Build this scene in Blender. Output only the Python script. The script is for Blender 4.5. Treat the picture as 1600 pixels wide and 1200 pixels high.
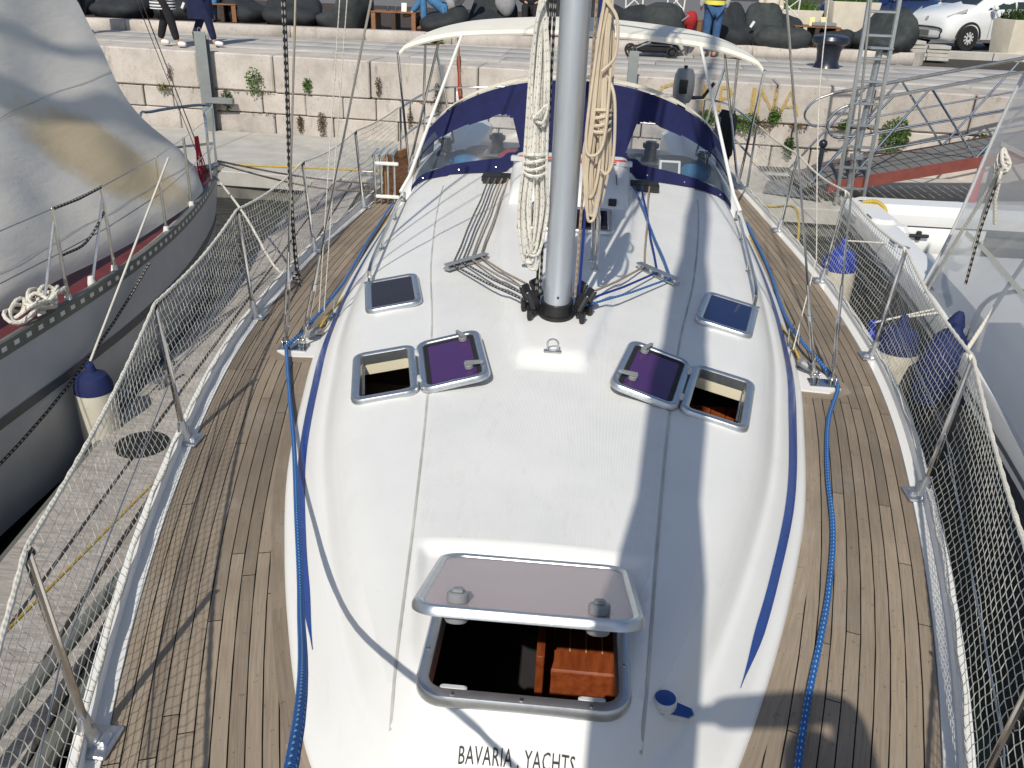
import bpy, bmesh, math, random
from mathutils import Vector, Matrix
random.seed(7)
for o in list(bpy.data.objects): bpy.data.objects.remove(o)
SC = bpy.context.scene
COL = SC.collection

# ------------------------------------------------------------------ camera
def set_camera(pos, pitch, yaw, roll, lens):
    p, y, r = map(math.radians, (pitch, yaw, roll))
    fw = Vector((-math.sin(y)*math.cos(p), math.cos(y)*math.cos(p), -math.sin(p)))
    rt = Vector((math.cos(y), math.sin(y), 0)); up = rt.cross(fw)
    R = rt*math.cos(r)+up*math.sin(r); U = -rt*math.sin(r)+up*math.cos(r)
    cam = bpy.data.cameras.new('camera'); co = bpy.data.objects.new('camera', cam); COL.objects.link(co)
    m = Matrix((R, U, -fw)).transposed().to_4x4(); m.translation = pos
    co.matrix_world = m
    cam.lens = lens; cam.sensor_width = 36; cam.clip_start = .02; cam.clip_end = 2000
    SC.camera = co
set_camera((.067, 0, 2.1), 26, 3.86, 2.289, 30.15)

# ------------------------------------------------------------------ sky, sun, exposure
SUN = Vector((-.185, -1.0, 1.0)).normalized()           # towards the sun
W = bpy.data.worlds.new('World'); SC.world = W; W.use_nodes = True
nt = W.node_tree; bg = nt.nodes['Background']
sk = nt.nodes.new('ShaderNodeTexSky'); sk.sky_type = 'NISHITA'; sk.sun_disc = False
sk.sun_elevation = math.asin(SUN.z); sk.sun_rotation = math.atan2(SUN.x, SUN.y)
sk.air_density = 1.0; sk.dust_density = .8; sk.ozone_density = 1.5
nt.links.new(sk.outputs[0], bg.inputs[0]); bg.inputs[1].default_value = .10
sl = bpy.data.lights.new('sun', 'SUN'); sl.energy = 3.85; sl.angle = math.radians(.53); sl.color = (1, .945, .84)
so = bpy.data.objects.new('sun', sl); COL.objects.link(so)
so.rotation_euler = (-SUN).to_track_quat('-Z', 'Y').to_euler(); so.location = (-10, -40, 50)
vs = SC.view_settings; vs.view_transform = 'Standard'; vs.look = 'None'; vs.exposure = 0.0; vs.gamma = 1

# ------------------------------------------------------------------ materials
MATS = {}
def lin(h):
    c = [int(h[i:i+2], 16)/255 for i in (0, 2, 4)]
    return tuple(x/12.92 if x <= .04045 else ((x+.055)/1.055)**2.4 for x in c)
class N:
    def __init__(s, name):
        s.m = bpy.data.materials.new(name); s.m.use_nodes = True; s.t = s.m.node_tree
        s.b = s.t.nodes['Principled BSDF']; s.out = s.t.nodes['Material Output']; MATS[name] = s.m
    def n(s, typ, **k):
        x = s.t.nodes.new('ShaderNode'+typ)
        for a, v in k.items():
            if a.startswith('i_'): x.inputs[a[2:].replace('_', ' ')].default_value = v
            else: setattr(x, a, v)
        return x
    def l(s, a, b): s.t.links.new(a, b)
    def math(s, op, a, b=None, c=None):
        x = s.n('Math', operation=op)
        for i, v in enumerate((a, b, c)):
            if v is None: continue
            if isinstance(v, (int, float)): x.inputs[i].default_value = v
            else: s.l(v, x.inputs[i])
        return x.outputs[0]
    def coord(s, scale=(1, 1, 1), uv=False):
        tc = s.n('TexCoord'); mp = s.n('Mapping'); s.l(tc.outputs['UV' if uv else 'Object'], mp.inputs[0])
        mp.inputs['Scale'].default_value = scale; return mp.outputs[0]
    def noise(s, sc, scale=(1, 1, 1), det=4, rough=.6, uv=False):
        x = s.n('TexNoise', i_Scale=sc, i_Detail=det, i_Roughness=rough); s.l(s.coord(scale, uv), x.inputs['Vector']); return x.outputs['Fac']
    def ramp(s, fac, stops):
        r = s.n('ValToRGB'); s.l(fac, r.inputs[0]); e = r.color_ramp.elements
        while len(e) < len(stops): e.new(.5)
        for q, (p, c) in zip(e, stops): q.position = p; q.color = (*c, 1)
        return r.outputs[0]
    def mix(s, fac, a, b, typ='MIX'):
        x = s.n('Mix', data_type='RGBA', blend_type=typ)
        for i, v in ((0, fac), (6, a), (7, b)):
            if isinstance(v, (int, float)): x.inputs[i].default_value = v
            elif isinstance(v, tuple): x.inputs[i].default_value = (*v[:3], 1)
            else: s.l(v, x.inputs[i])
        return x.outputs[2]
    def bump(s, h, strength=.3, dist=.002):
        b = s.n('Bump', i_Strength=strength, i_Distance=dist); s.l(h, b.inputs['Height']); s.l(b.outputs[0], s.b.inputs['Normal'])
    def col(s, c):
        if isinstance(c, tuple): s.b.inputs['Base Color'].default_value = (*c[:3], 1)
        else: s.l(c, s.b.inputs['Base Color'])
    def rough(s, r):
        if isinstance(r, (int, float)): s.b.inputs['Roughness'].default_value = r
        else: s.l(r, s.b.inputs['Roughness'])
def basic(name, c, rough=.5, metal=0, var=.12, vs_=6., stretch=(1, 1, 1), bump=0, bscale=60., bd=.002, spec=.5, coat=0):
    m = N(name); a = tuple(x*(1-var) for x in c); b = tuple(min(1, x*(1+var)) for x in c)
    f = m.noise(vs_, stretch); m.col(m.ramp(f, [(.3, a), (.7, b)])); m.b.inputs['Metallic'].default_value = metal
    f2 = m.noise(vs_*4, stretch); m.rough(m.math('MULTIPLY_ADD', f2, .16, rough-.08))
    m.b.inputs['Specular IOR Level'].default_value = spec; m.b.inputs['Coat Weight'].default_value = coat
    if bump: m.bump(m.noise(bscale, stretch, 3), bump, bd)
    return m.m
def M(k): return MATS[k]

def make_materials():
    m = N('gelcoat'); f = m.noise(2.2, det=6); d1 = m.noise(11, (1, .35, 1), 6, .7); d2 = m.noise(90, det=2)
    c = m.ramp(f, [(.3, (.735, .73, .71)), (.7, (.775, .77, .75))]); c = m.mix(m.ramp(d1, [(.60, (0, 0, 0)), (.80, (.30, .30, .30))]), c, (.60, .575, .52)); c = m.mix(m.ramp(d2, [(.70, (0, 0, 0)), (.76, (.30, .30, .30))]), c, (.5, .48, .44))
    m.col(c); m.rough(m.math('MULTIPLY_ADD', d1, .25, .2)); m.bump(f, .06, .006)
    m = N('nonskid')                                                   # moulded non-slip gelcoat, fine ribs along the boat
    f = m.noise(3.0); f2 = m.noise(26, (1, .25, 1)); base = m.ramp(f, [(.3, (.68, .685, .67)), (.7, (.75, .75, .73))])
    d3 = m.noise(80, det=2); base = m.mix(m.ramp(f2, [(.55, (0, 0, 0)), (.75, (.4, .4, .4))]), base, (.62, .615, .58)); m.col(m.mix(m.ramp(d3, [(.68, (0, 0, 0)), (.74, (.35, .35, .35))]), base, (.5, .48, .44)))
    w = m.n('TexWave', wave_type='BANDS', bands_direction='X', i_Scale=52.); w.inputs['Distortion'].default_value = .0; m.l(m.coord(), w.inputs['Vector'])
    m.bump(w.outputs['Fac'], .4, .002); m.rough(.5)
    m = N('roofpaint'); f = m.noise(2.6, det=6); d1 = m.noise(8, (1, .3, 1), 6, .7); d2 = m.noise(70, det=2)
    c = m.ramp(f, [(.3, (.70, .70, .685)), (.7, (.75, .75, .73))]); c = m.mix(m.ramp(d1, [(.58, (0, 0, 0)), (.80, (.35, .35, .35))]), c, (.60, .585, .54)); c = m.mix(m.ramp(d2, [(.70, (0, 0, 0)), (.76, (.35, .35, .35))]), c, (.5, .48, .44))
    m.col(c); m.rough(.4); m.bump(f, .06, .006)
    m = N('teak')
    oi = m.n('ObjectInfo'); g = m.noise(14, (.35, 9, 1), 6, .65, True); g2 = m.noise(5, (.5, 3, 1), 3, .6, True); g3 = m.noise(1.1, (1, 1, 1), 3)
    c = m.ramp(g, [(.25, (.165, .121, .080)), (.5, (.255, .194, .133)), (.78, (.345, .275, .198))])
    c = m.mix(m.math('MULTIPLY', g2, .45), c, (.29, .255, .205)); c = m.mix(m.ramp(g3, [(.45, (0, 0, 0)), (.72, (.65, .65, .65))]), c, (.15, .118, .088)); g4 = m.noise(3.3, det=7, rough=.7); c = m.mix(m.ramp(g4, [(.55, (0, 0, 0)), (.72, (.55, .55, .55))]), c, (.30, .275, .24)); g5 = m.noise(45, det=2); c = m.mix(m.ramp(g5, [(.66, (0, 0, 0)), (.72, (.5, .5, .5))]), c, (.10, .075, .05))
    v = m.math('MULTIPLY_ADD', oi.outputs['Random'], .42, .78)
    hs = m.n('HueSaturation'); m.l(c, hs.inputs['Color']); m.l(v, hs.inputs['Value']); hs.inputs['Saturation'].default_value = .97
    m.col(hs.outputs[0]); m.rough(.72); m.bump(g, .35, .0012)
    basic('seam_grey', (.46, .45, .42), .7, 0, .25, 6)
    basic('caulk', (.012, .011, .010), .6)
    basic('aluminium', (.60, .62, .64), .34, .92, .07, 20)
    basic('mast_aluminium', (.52, .56, .61), .34, .45, .05, 8, (1, 1, .15))
    basic('stainless', (.62, .61, .585), .16, 1., .1, 14)
    basic('galvanised', (.42, .44, .46), .48, .8, .15, 12)
    basic('navy_canvas', (.005, .008, .062), .9, 0, .22, 9, bump=.3, bscale=300, bd=.0008)
    basic('white_canvas', (.78, .75, .66), .8, 0, .05, 5, bump=.2, bscale=200, bd=.001)
    basic('stripe_blue', (.012, .055, .26), .3, 0, .1, 6, coat=.3)
    basic('black_plastic', (.016, .016, .017), .4, 0, .2, 20)
    basic('grey_plastic', (.23, .24, .25), .42, 0, .1, 20)
    basic('light_plastic', (.55, .56, .56), .4, 0, .05, 20)
    basic('white_plastic', (.78, .78, .75), .35, 0, .04, 8)
    basic('red_plastic', (.55, .025, .02), .4, 0, .1, 10)
    basic('cream_liner', (.70, .64, .48), .5, 0, .04, 4)
    basic('dark_lining', (.022, .02, .022), .9, 0, .2, 8)
    m = N('mahogany'); g = m.noise(6, (5, 1, 5), 5); m.col(m.ramp(g, [(.3, (.17, .035, .011)), (.7, (.32, .082, .026))])); m.rough(.28); m.b.inputs['Coat Weight'].default_value = .3
    basic('holly_inlay', (.72, .5, .27), .4)
    basic('teak_oiled', (.30, .155, .06), .5, 0, .2, 9, (1, 8, 1))
    def acrylic(name, tint, gloss=.04, dif=0., dcol=(.4, .4, .4), rough=.03):
        m = N(name); t = m.t; t.nodes.remove(m.b)
        tr = m.n('BsdfTransparent'); tr.inputs[0].default_value = (*tint, 1); gl = m.n('BsdfGlossy'); gl.inputs['Roughness'].default_value = rough
        fr = m.n('Fresnel'); fr.inputs[0].default_value = 1.49; mx = m.n('MixShader')
        src = tr.outputs[0]
        if dif:
            d = m.n('BsdfDiffuse'); d.inputs[0].default_value = (*dcol, 1); q = m.n('MixShader'); q.inputs[0].default_value = dif
            m.l(src, q.inputs[1]); m.l(d.outputs[0], q.inputs[2]); src = q.outputs[0]
        m.l(m.math('ADD', fr.outputs[0], gloss), mx.inputs[0]); m.l(src, mx.inputs[1]); m.l(gl.outputs[0], mx.inputs[2]); m.l(mx.outputs[0], m.out.inputs[0])
    acrylic('purple_acrylic', (.20, .08, .30), .0, .6, (.115, .045, .20))
    acrylic('smoked_acrylic', (.05, .03, .03), .02, .5, (.05, .028, .024))
    acrylic('blue_acrylic', (.02, .03, .1), .02, .7, (.006, .014, .10))
    acrylic('hazy_acrylic', (.72, .56, .58), .0, .74, (.66, .54, .55), .2)
    acrylic('clear_vinyl', (.80, .83, .86), .02, .07, (.6, .65, .7), .06)
    acrylic('milky_vinyl', (.82, .84, .86), .0, .52, (.78, .79, .80), .12)
    acrylic('window_glass', (.25, .3, .32), .05, .3, (.01, .012, .014))
    # ropes: UV u in metres along, v around
    def rope(name, c, fleck=None, ku=60, kv=3, thr=.35, twist=True, tw=160):
        m = N(name); uv = m.n('TexCoord'); sp = m.n('SeparateXYZ'); m.l(uv.outputs['UV'], sp.inputs[0]); u, v = sp.outputs[0], sp.outputs[1]
        nz = m.noise(9, det=3); col = m.ramp(nz, [(.3, tuple(x*.85 for x in c)), (.7, tuple(min(1, x*1.1) for x in c))])
        if fleck:
            a = m.math('SINE', m.math('MULTIPLY_ADD', v, 6.283*kv, m.math('MULTIPLY', u, ku))); b = m.math('SINE', m.math('SUBTRACT', m.math('MULTIPLY', u, ku), m.math('MULTIPLY', v, 6.283*kv)))
            f = m.math('GREATER_THAN', m.math('MULTIPLY', a, b), thr); col = m.mix(f, col, fleck)
        m.col(col); m.rough(.85)
        if twist: m.bump(m.math('SINE', m.math('MULTIPLY_ADD', v, 6.283*2, m.math('MULTIPLY', u, tw*1.6))), .4, .0015)
        else: m.bump(m.noise(500, det=2), .5, .001)
    rope('white_rope', (.66, .63, .55), None)
    rope('beige_rope', (.62, .52, .39), None, tw=500)
    rope('fleck_rope', (.70, .675, .60), (.06, .07, .10), 70, 2, .86, True, 420)
    rope('dark_rope', (.36, .34, .30), (.012, .012, .016), 85, 2, -.25, True, 420)
    rope('brown_rope', (.36, .29, .22), (.20, .14, .10), 90, 2, .3, True, 420)
    rope('blue_rope', (.008, .10, .34), (.30, .46, .60), 120, 3, .62, True, 420)
    rope('navy_rope', (.010, .03, .22), None, tw=420)
    rope('yellow_rope', (.55, .36, .05), (.2, .22, .05), 120, 2, .5, True, 420)
    rope('red_rope', (.50, .03, .05), None, tw=420)
    basic('net_cord', (.62, .61, .55), .85, var=.1)
    # surroundings
    m = N('stone'); oi = m.n('ObjectInfo'); f = m.noise(2.4, det=8, rough=.65); f2 = m.noise(22, det=4)
    c = m.ramp(f, [(.28, (.38, .335, .295)), (.5, (.51, .46, .412)), (.75, (.60, .55, .505))])
    st = m.noise(4.5, (1, 1, .35), 7, .72); c = m.mix(m.ramp(st, [(.575, (0, 0, 0)), (.70, (.7, .7, .7))]), c, (.19, .16, .125)); sp_ = m.noise(30, (1, 1, .6), 4, .7); c = m.mix(m.ramp(sp_, [(.63, (0, 0, 0)), (.70, (.8, .8, .8))]), c, (.10, .09, .075))
    c = m.mix(m.ramp(f2, [(.35, (.35, .35, .35)), (.5, (0, 0, 0))]), c, (.40, .36, .30))
    hs = m.n('HueSaturation'); m.l(c, hs.inputs['Color']); m.l(m.math('MULTIPLY_ADD', oi.outputs['Random'], .22, .87), hs.inputs['Value']); m.col(hs.outputs[0]); m.rough(.88); m.bump(m.noise(26, det=8, rough=.7), .35, .005)
    m = N('paving'); oi = m.n('ObjectInfo'); f = m.noise(1.7, det=8, rough=.68); c = m.ramp(f, [(.3, (.36, .34, .315)), (.55, (.45, .43, .40)), (.75, (.52, .495, .465))])
    st = m.noise(7, det=5); c = m.mix(m.ramp(st, [(.6, (0, 0, 0)), (.75, (.45, .45, .45))]), c, (.26, .24, .215))
    hs = m.n('HueSaturation'); m.l(c, hs.inputs['Color']); m.l(m.math('MULTIPLY_ADD', oi.outputs['Random'], .07, .965), hs.inputs['Value']); m.col(hs.outputs[0]); m.rough(.85); m.bump(st, .25, .004)
    basic('dirt', (.05, .042, .03), .95, 0, .4, 12)
    basic('concrete', (.46, .44, .40), .85, 0, .14, 3, bump=.3, bscale=40, bd=.003)
    basic('wet_concrete', (.16, .15, .13), .6, 0, .35, 4)
    m = N('grey_board'); oi = m.n('ObjectInfo'); f = m.noise(9, (1, 6, 1), 6); f3 = m.noise(3.2, det=4)
    c = m.ramp(f, [(.25, (.205, .18, .16)), (.5, (.335, .305, .28)), (.75, (.47, .44, .415))]); c = m.mix(m.ramp(f3, [(.55, (0, 0, 0)), (.8, (.6, .6, .6))]), c, (.52, .49, .455))
    hs = m.n('HueSaturation'); m.l(c, hs.inputs['Color']); m.l(m.math('MULTIPLY_ADD', oi.outputs['Random'], .3, .84), hs.inputs['Value']); m.col(hs.outputs[0]); m.rough(.9); m.bump(f, .5, .003)
    basic('rubber', (.012, .012, .013), .7, 0, .2, 10)
    m = N('water'); m.col((.008, .016, .015)); m.rough(.06); m.b.inputs['IOR'].default_value = 1.33; h = m.noise(5.0, (1, 1.6, 1), 4); m.bump(h, .5, .05)
    basic('asphalt', (.16, .155, .15), .9, 0, .15, 3, bump=.3, bscale=60, bd=.004)
    basic('dark_timber', (.055, .034, .022), .8, 0, .35, 7, (1, 6, 6))
    basic('pallet_wood', (.25, .115, .055), .75, 0, .3, 7, (1, 6, 6))
    basic('charcoal_fabric', (.020, .023, .026), .8, 0, .3, 7, bump=.35, bscale=4, bd=.04)
    basic('charcoal_green', (.035, .041, .041), .8, 0, .3, 7, bump=.35, bscale=4, bd=.04)
    basic('white_paint', (.78, .76, .70), .5, 0, .05, 6)
    basic('black_iron', (.014, .018, .032), .32, 0, .3, 8, bump=.2, bscale=20, bd=.004)
    basic('grey_steel', (.22, .24, .235), .55, .2, .12, 5)
    basic('rust_paint', (.21, .055, .042), .65, 0, .2, 6)
    basic('planter_cream', (.62, .56, .45), .8, 0, .08, 4)
    basic('car_white', (.78, .78, .77), .2, 0, .01, 2, coat=1)
    basic('car_blue', (.008, .018, .09), .2, 0, .05, 2, coat=1)
    basic('tyre', (.018, .018, .018), .85)
    basic('skin', (.52, .30, .21), .55, 0, .08, 8)
    basic('hair_brown', (.05, .028, .015), .6, 0, .3, 30)
    basic('denim', (.04, .10, .22), .9, 0, .25, 9)
    basic('denim_blue', (.055, .17, .33), .9, 0, .25, 9)
    basic('navy_cloth', (.008, .013, .055), .9, 0, .3, 9)
    basic('black_cloth', (.012, .012, .015), .9, 0, .3, 9)
    basic('grey_cloth', (.30, .30, .31), .9, 0, .15, 9)
    basic('hivis', (.75, .68, .10), .8, 0, .1, 6)
    basic('red_cloth', (.36, .016, .02), .85, 0, .2, 9)
    basic('brown_leather', (.16, .07, .03), .6, 0, .25, 12)
    basic('shoe_white', (.75, .74, .72), .6, 0, .05, 12)
    m = N('striped_cloth'); w = m.n('SeparateXYZ'); m.l(m.coord(), w.inputs[0]); s_ = m.math('GREATER_THAN', m.math('SINE', m.math('MULTIPLY', w.outputs[2], 125.)), -.1); m.col(m.mix(s_, (.012, .014, .03), (.74, .73, .70))); m.rough(.85)
    for nm, a, b in (('leaf', (.05, .115, .018), (.115, .21, .04)), ('leaf_dark', (.03, .065, .015), (.07, .12, .03)), ('dry_weed', (.09, .05, .028), (.17, .12, .06)), ('olive_grass', (.12, .13, .03), (.22, .2, .06))):
        m = N(nm); oi = m.noise(40, det=2); m.col(m.ramp(oi, [(.35, a), (.65, b)])); m.rough(.6); m.b.inputs['Specular IOR Level'].default_value = .25
    basic('hull_grey', (.50, .505, .50), .4, 0, .1, 2.5)
    basic('hull_band', (.09, .095, .10), .4)
    basic('antifoul', (.018, .02, .03), .7)
    basic('alu_rail', (.20, .205, .185), .5, .4, .12, 12)
    basic('oxblood', (.13, .022, .022), .6, 0, .25, 9)
    m = N('sail_cloth'); t = m.t; f = m.noise(1.6, det=6); f2 = m.noise(.9, (1, 1, 1), 5, .65); tc = m.n('SeparateXYZ'); m.l(m.coord(), tc.inputs[0])
    dy = m.math('DIVIDE', m.math('SUBTRACT', tc.outputs[1], 0.), .85); sl_ = m.math('MULTIPLY_ADD', dy, .42, tc.outputs[2])
    dz = m.math('DIVIDE', sl_, .38); rr = m.math('ADD', m.math('MULTIPLY', dy, dy), m.math('MULTIPLY', dz, dz))
    pf = m.math('ADD', rr, m.math('MULTIPLY_ADD', f2, 2.6, -1.3)); patch = m.ramp(pf, [(.45, (.7, .7, .7)), (1.0, (0, 0, 0))])
    c = m.ramp(f, [(.3, (.74, .70, .63)), (.7, (.80, .765, .70))]); c = m.mix(patch, c, (.60, .45, .22)); m.col(c); m.rough(.8)
    tl = m.n('BsdfTranslucent'); m.l(c, tl.inputs[0]); mx = m.n('MixShader'); mx.inputs[0].default_value = .18; m.l(m.b.outputs[0], mx.inputs[1]); m.l(tl.outputs[0], mx.inputs[2]); m.l(mx.outputs[0], m.out.inputs[0]); m.bump(m.noise(3.2, (1, .35, 1.2), 8, .62), .28, .04)
    m = N('faded_paint'); f = m.noise(14, det=6, rough=.7); tr = m.n('BsdfTransparent'); mx = m.n('MixShader'); m.col((.56, .40, .12)); m.rough(.9)
    m.l(m.ramp(f, [(.40, (.1, .1, .1)), (.58, (.75, .75, .75))]), mx.inputs[0]); m.l(tr.outputs[0], mx.inputs[1]); m.l(m.b.outputs[0], mx.inputs[2]); m.l(mx.outputs[0], m.out.inputs[0])
    m = N('fender_cream'); f = m.noise(4, det=6); d1 = m.noise(9, (1, 1, .5), 7, .75); m.col(m.mix(m.ramp(d1, [(.50, (0, 0, 0)), (.75, (.7, .7, .7))]), m.ramp(f, [(.3, (.60, .56, .46)), (.7, (.70, .66, .56))]), (.30, .27, .21))); m.rough(.5)
    basic('cabin_brown', (.10, .068, .045), .7, 0, .25, 6)
    basic('fender_blue', (.012, .035, .30), .35, 0, .1, 5)
    basic('fender_navy', (.007, .016, .085), .8, 0, .2, 5)
    basic('lettering', (.02, .022, .035), .5)
    basic('solar_dark', (.05, .06, .07), .25)
    basic('throw_blue', (.01, .16, .36), .8, 0, .2, 9)
    basic('number_plate', (.12, .12, .12), .4, 0, .3, 60)
    basic('lamp_glass', (.55, .58, .6), .1, .5, .2, 30)
    basic('card_yellow', (.75, .68, .3), .6, 0, .05, 6)
    basic('pink', (.5, .02, .2), .8)
make_materials()

# ------------------------------------------------------------------ mesh helpers (all take world coordinates; stored relative to the thing's base)
BASE = {}
def thing(name, loc, label, cat, group=None, kind=None):
    o = bpy.data.objects.new(name, None); COL.objects.link(o); o.location = loc; o.empty_display_size = .1
    BASE[o.name] = Vector(loc); tag(o, label, cat, group, kind); return o
def tag(o, label=None, cat=None, group=None, kind=None):
    for k, v in (('label', label), ('category', cat), ('group', group), ('kind', kind)):
        if v: o[k] = v
    return o
class MB:
    def __init__(s): s.v = []; s.f = []; s.uv = []
    def add(s, vs, fs, uvs=None):
        b = len(s.v); s.v += [Vector(p) for p in vs]
        for i, f in enumerate(fs):
            s.f.append([b+k for k in f]); s.uv.append(uvs[i] if uvs else None)
        return s
    def tube(s, path, r, n=8, closed=False, cap=True):
        P = [Vector(p) for p in path]; m = len(P)
        rf = r if callable(r) else (lambda i: r[i]) if isinstance(r, (list, tuple)) else (lambda i: r)
        T = []
        for i in range(m):
            a = P[(i-1) % m] if closed or i > 0 else P[0]; b = P[(i+1) % m] if closed or i < m-1 else P[-1]
            t = (b-a); T.append(t.normalized() if t.length > 1e-9 else Vector((0, 0, 1)))
        up = Vector((0, 0, 1)) if abs(T[0].z) < .9 else Vector((1, 0, 0)); nn = (up-T[0]*up.dot(T[0])).normalized()
        vs = []; L = 0; us = []
        for i in range(m):
            if i:
                L += (P[i]-P[i-1]).length
                nn = nn-T[i]*nn.dot(T[i]); nn = nn.normalized() if nn.length > 1e-6 else T[i].orthogonal().normalized()
            us.append(L); bb = T[i].cross(nn); rr = rf(i)
            for k in range(n):
                a = 2*math.pi*k/n; vs.append(P[i]+(nn*math.cos(a)+bb*math.sin(a))*rr)
        fs = []; uv = []
        for i in range(m if closed else m-1):
            j = (i+1) % m; u0 = us[i]; u1 = us[j] if j else us[i]+(P[0]-P[-1]).length
            for k in range(n):
                q = (k+1) % n; fs.append([i*n+k, i*n+q, j*n+q, j*n+k]); uv.append([(u0, k/n), (u0, (k+1)/n), (u1, (k+1)/n), (u1, k/n)])
        if cap and not closed:
            fs.append(list(range(n))[::-1]); uv.append([(0, 0)]*n); fs.append([(m-1)*n+k for k in range(n)]); uv.append([(0, 0)]*n)
        return s.add(vs, fs, uv)
    def strip(s, path, w, up=Vector((0, 0, 1)), t=.003):          # flat webbing
        P = [Vector(p) for p in path]; vs = []; us = [0]
        for i, p in enumerate(P):
            tt = (P[min(i+1, len(P)-1)]-P[max(i-1, 0)]).normalized(); sd = tt.cross(up).normalized()*w/2; nn = sd.cross(tt).normalized()*t/2
            vs += [p-sd-nn, p+sd-nn, p+sd+nn, p-sd+nn]
            if i: us.append(us[-1]+(p-P[i-1]).length)
        fs = []; uv = []
        for i in range(len(P)-1):
            for k in range(4):
                q = (k+1) % 4; fs.append([i*4+k, i*4+q, i*4+4+q, i*4+4+k]); uv.append([(us[i], k/4), (us[i], (k+1)/4), (us[i+1], (k+1)/4), (us[i+1], k/4)])
        fs += [[3, 2, 1, 0], [len(vs)-4+k for k in range(4)]]; uv += [[(0, 0)]*4]*2
        return s.add(vs, fs, uv)
    def box(s, c, d, rot=0., tilt=None, bev=0.):
        x, y, z = (q/2 for q in d); b = min(bev, x*.9, y*.9, z*.9); R = Matrix.Rotation(rot, 3, 'Z')
        if tilt: R = R @ tilt
        if b <= 0:
            vs = [(sx*x, sy*y, sz*z) for sz in (-1, 1) for sx, sy in ((-1, -1), (1, -1), (1, 1), (-1, 1))]
            fs = [[3, 2, 1, 0], [4, 5, 6, 7], [0, 1, 5, 4], [1, 2, 6, 5], [2, 3, 7, 6], [3, 0, 4, 7]]
        else:
            ring = lambda i, zz: [(sx*(x-i)+0, sy*(y-i), zz) for sx, sy in ((-1, -1), (1, -1), (1, 1), (-1, 1))]
            def oct_(i, zz):
                X, Y = x-i, y-i; k = b
                return [(-X+k, -Y, zz), (X-k, -Y, zz), (X, -Y+k, zz), (X, Y-k, zz), (X-k, Y, zz), (-X+k, Y, zz), (-X, Y-k, zz), (-X, -Y+k, zz)]
            rings = [oct_(b*.999 if b*2 < min(x, y) else b*.5, -z), oct_(0, -z+b), oct_(0, z-b), oct_(b*.999 if b*2 < min(x, y) else b*.5, z)]
            vs = [p for r_ in rings for p in r_]; fs = [list(range(8))[::-1], [24+k for k in range(8)]]
            for i in range(3):
                for k in range(8): q = (k+1) % 8; fs.append([i*8+k, i*8+q, i*8+8+q, i*8+8+k])
        return s.add([R @ Vector(p)+Vector(c) for p in vs], fs)
    def lathe(s, prof, c, n=20, axis=None, cap=True):              # prof = [(r, h)], axis direction
        ax = Vector(axis or (0, 0, 1)).normalized(); a = ax.orthogonal().normalized(); b = ax.cross(a); c = Vector(c); vs = []
        for r, h in prof:
            for k in range(n): t = 2*math.pi*k/n; vs.append(c+ax*h+(a*math.cos(t)+b*math.sin(t))*r)
        fs = []; uv = []
        for i in range(len(prof)-1):
            for k in range(n):
                q = (k+1) % n; fs.append([i*n+k, i*n+q, i*n+n+q, i*n+n+k]); uv.append([(prof[i][1], k/n), (prof[i][1], (k+1)/n), (prof[i+1][1], (k+1)/n), (prof[i+1][1], k/n)])
        if cap:
            fs.append(list(range(n))[::-1]); uv.append([(0, 0)]*n); fs.append([(len(prof)-1)*n+k for k in range(n)]); uv.append([(0, 0)]*n)
        return s.add(vs, fs, uv)
    def grid(s, rows, closed=False):
        n = len(rows[0]); vs = [p for r in rows for p in r]; fs = []
        for i in range(len(rows)-1):
            for k in range(n if closed else n-1): q = (k+1) % n; fs.append([i*n+k, i*n+q, i*n+n+q, i*n+n+k])
        return s.add(vs, fs)
    def prism(s, poly, z0, z1, fr=None):                           # polygon in a plane frame fr=(origin,U,V,W)
        o, U, V, Wd = fr or (Vector(), Vector((1, 0, 0)), Vector((0, 1, 0)), Vector((0, 0, 1))); n = len(poly)
        vs = [o+U*x+V*y+Wd*z for z in (z0, z1) for x, y in poly]
        return s.add(vs, [list(range(n))[::-1], [n+k for k in range(n)]]+[[k, (k+1) % n, n+(k+1) % n, n+k] for k in range(n)])
    def ringframe(s, w, h, r, prof, fr, n=6):                      # profile [(inset, height)] swept round a rounded rectangle
        o, U, V, Wd = fr; rings = []
        for ins, ht in prof: rings.append([o+U*x+V*y+Wd*ht for x, y in rrect(w-2*ins, h-2*ins, max(r-ins, .004), n)])
        m = len(rings[0]); vs = [p for q in rings for p in q]; fs = []
        for i in range(len(rings)):
            j = (i+1) % len(rings)
            for k in range(m): q = (k+1) % m; fs.append([i*m+k, i*m+q, j*m+q, j*m+k])
        return s.add(vs, fs)
    def ball(s, c, r, n=12, m=8, sc=(1, 1, 1)):
        rows = []
        for i in range(m+1):
            t = math.pi*i/m; rows.append([Vector(c)+Vector((math.sin(t)*math.cos(2*math.pi*k/n)*r*sc[0], math.sin(t)*math.sin(2*math.pi*k/n)*r*sc[1], math.cos(t)*r*sc[2])) for k in range(n)])
        return s.grid(rows, True)
    def build(s, name, mat, parent=None, smooth=True, label=None, cat=None, group=None, kind=None, base=None, ang=35):
        if parent is not None: b = BASE[parent.name]
        elif base is not None: b = Vector(base)
        else:
            lo = [min(v[i] for v in s.v) for i in range(3)]; hi = [max(v[i] for v in s.v) for i in range(3)]; b = Vector(((lo[0]+hi[0])/2, (lo[1]+hi[1])/2, lo[2]))
        me = bpy.data.meshes.new(name); me.from_pydata([v-b for v in s.v], [], s.f)
        if any(s.uv):
            ul = me.uv_layers.new(name='uv'); k = 0
            for u, f in zip(s.uv, s.f):
                for i in range(len(f)): ul.data[k].uv = u[i] if u else (0, 0); k += 1
        me.materials.append(M(mat) if isinstance(mat, str) else mat)
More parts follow.
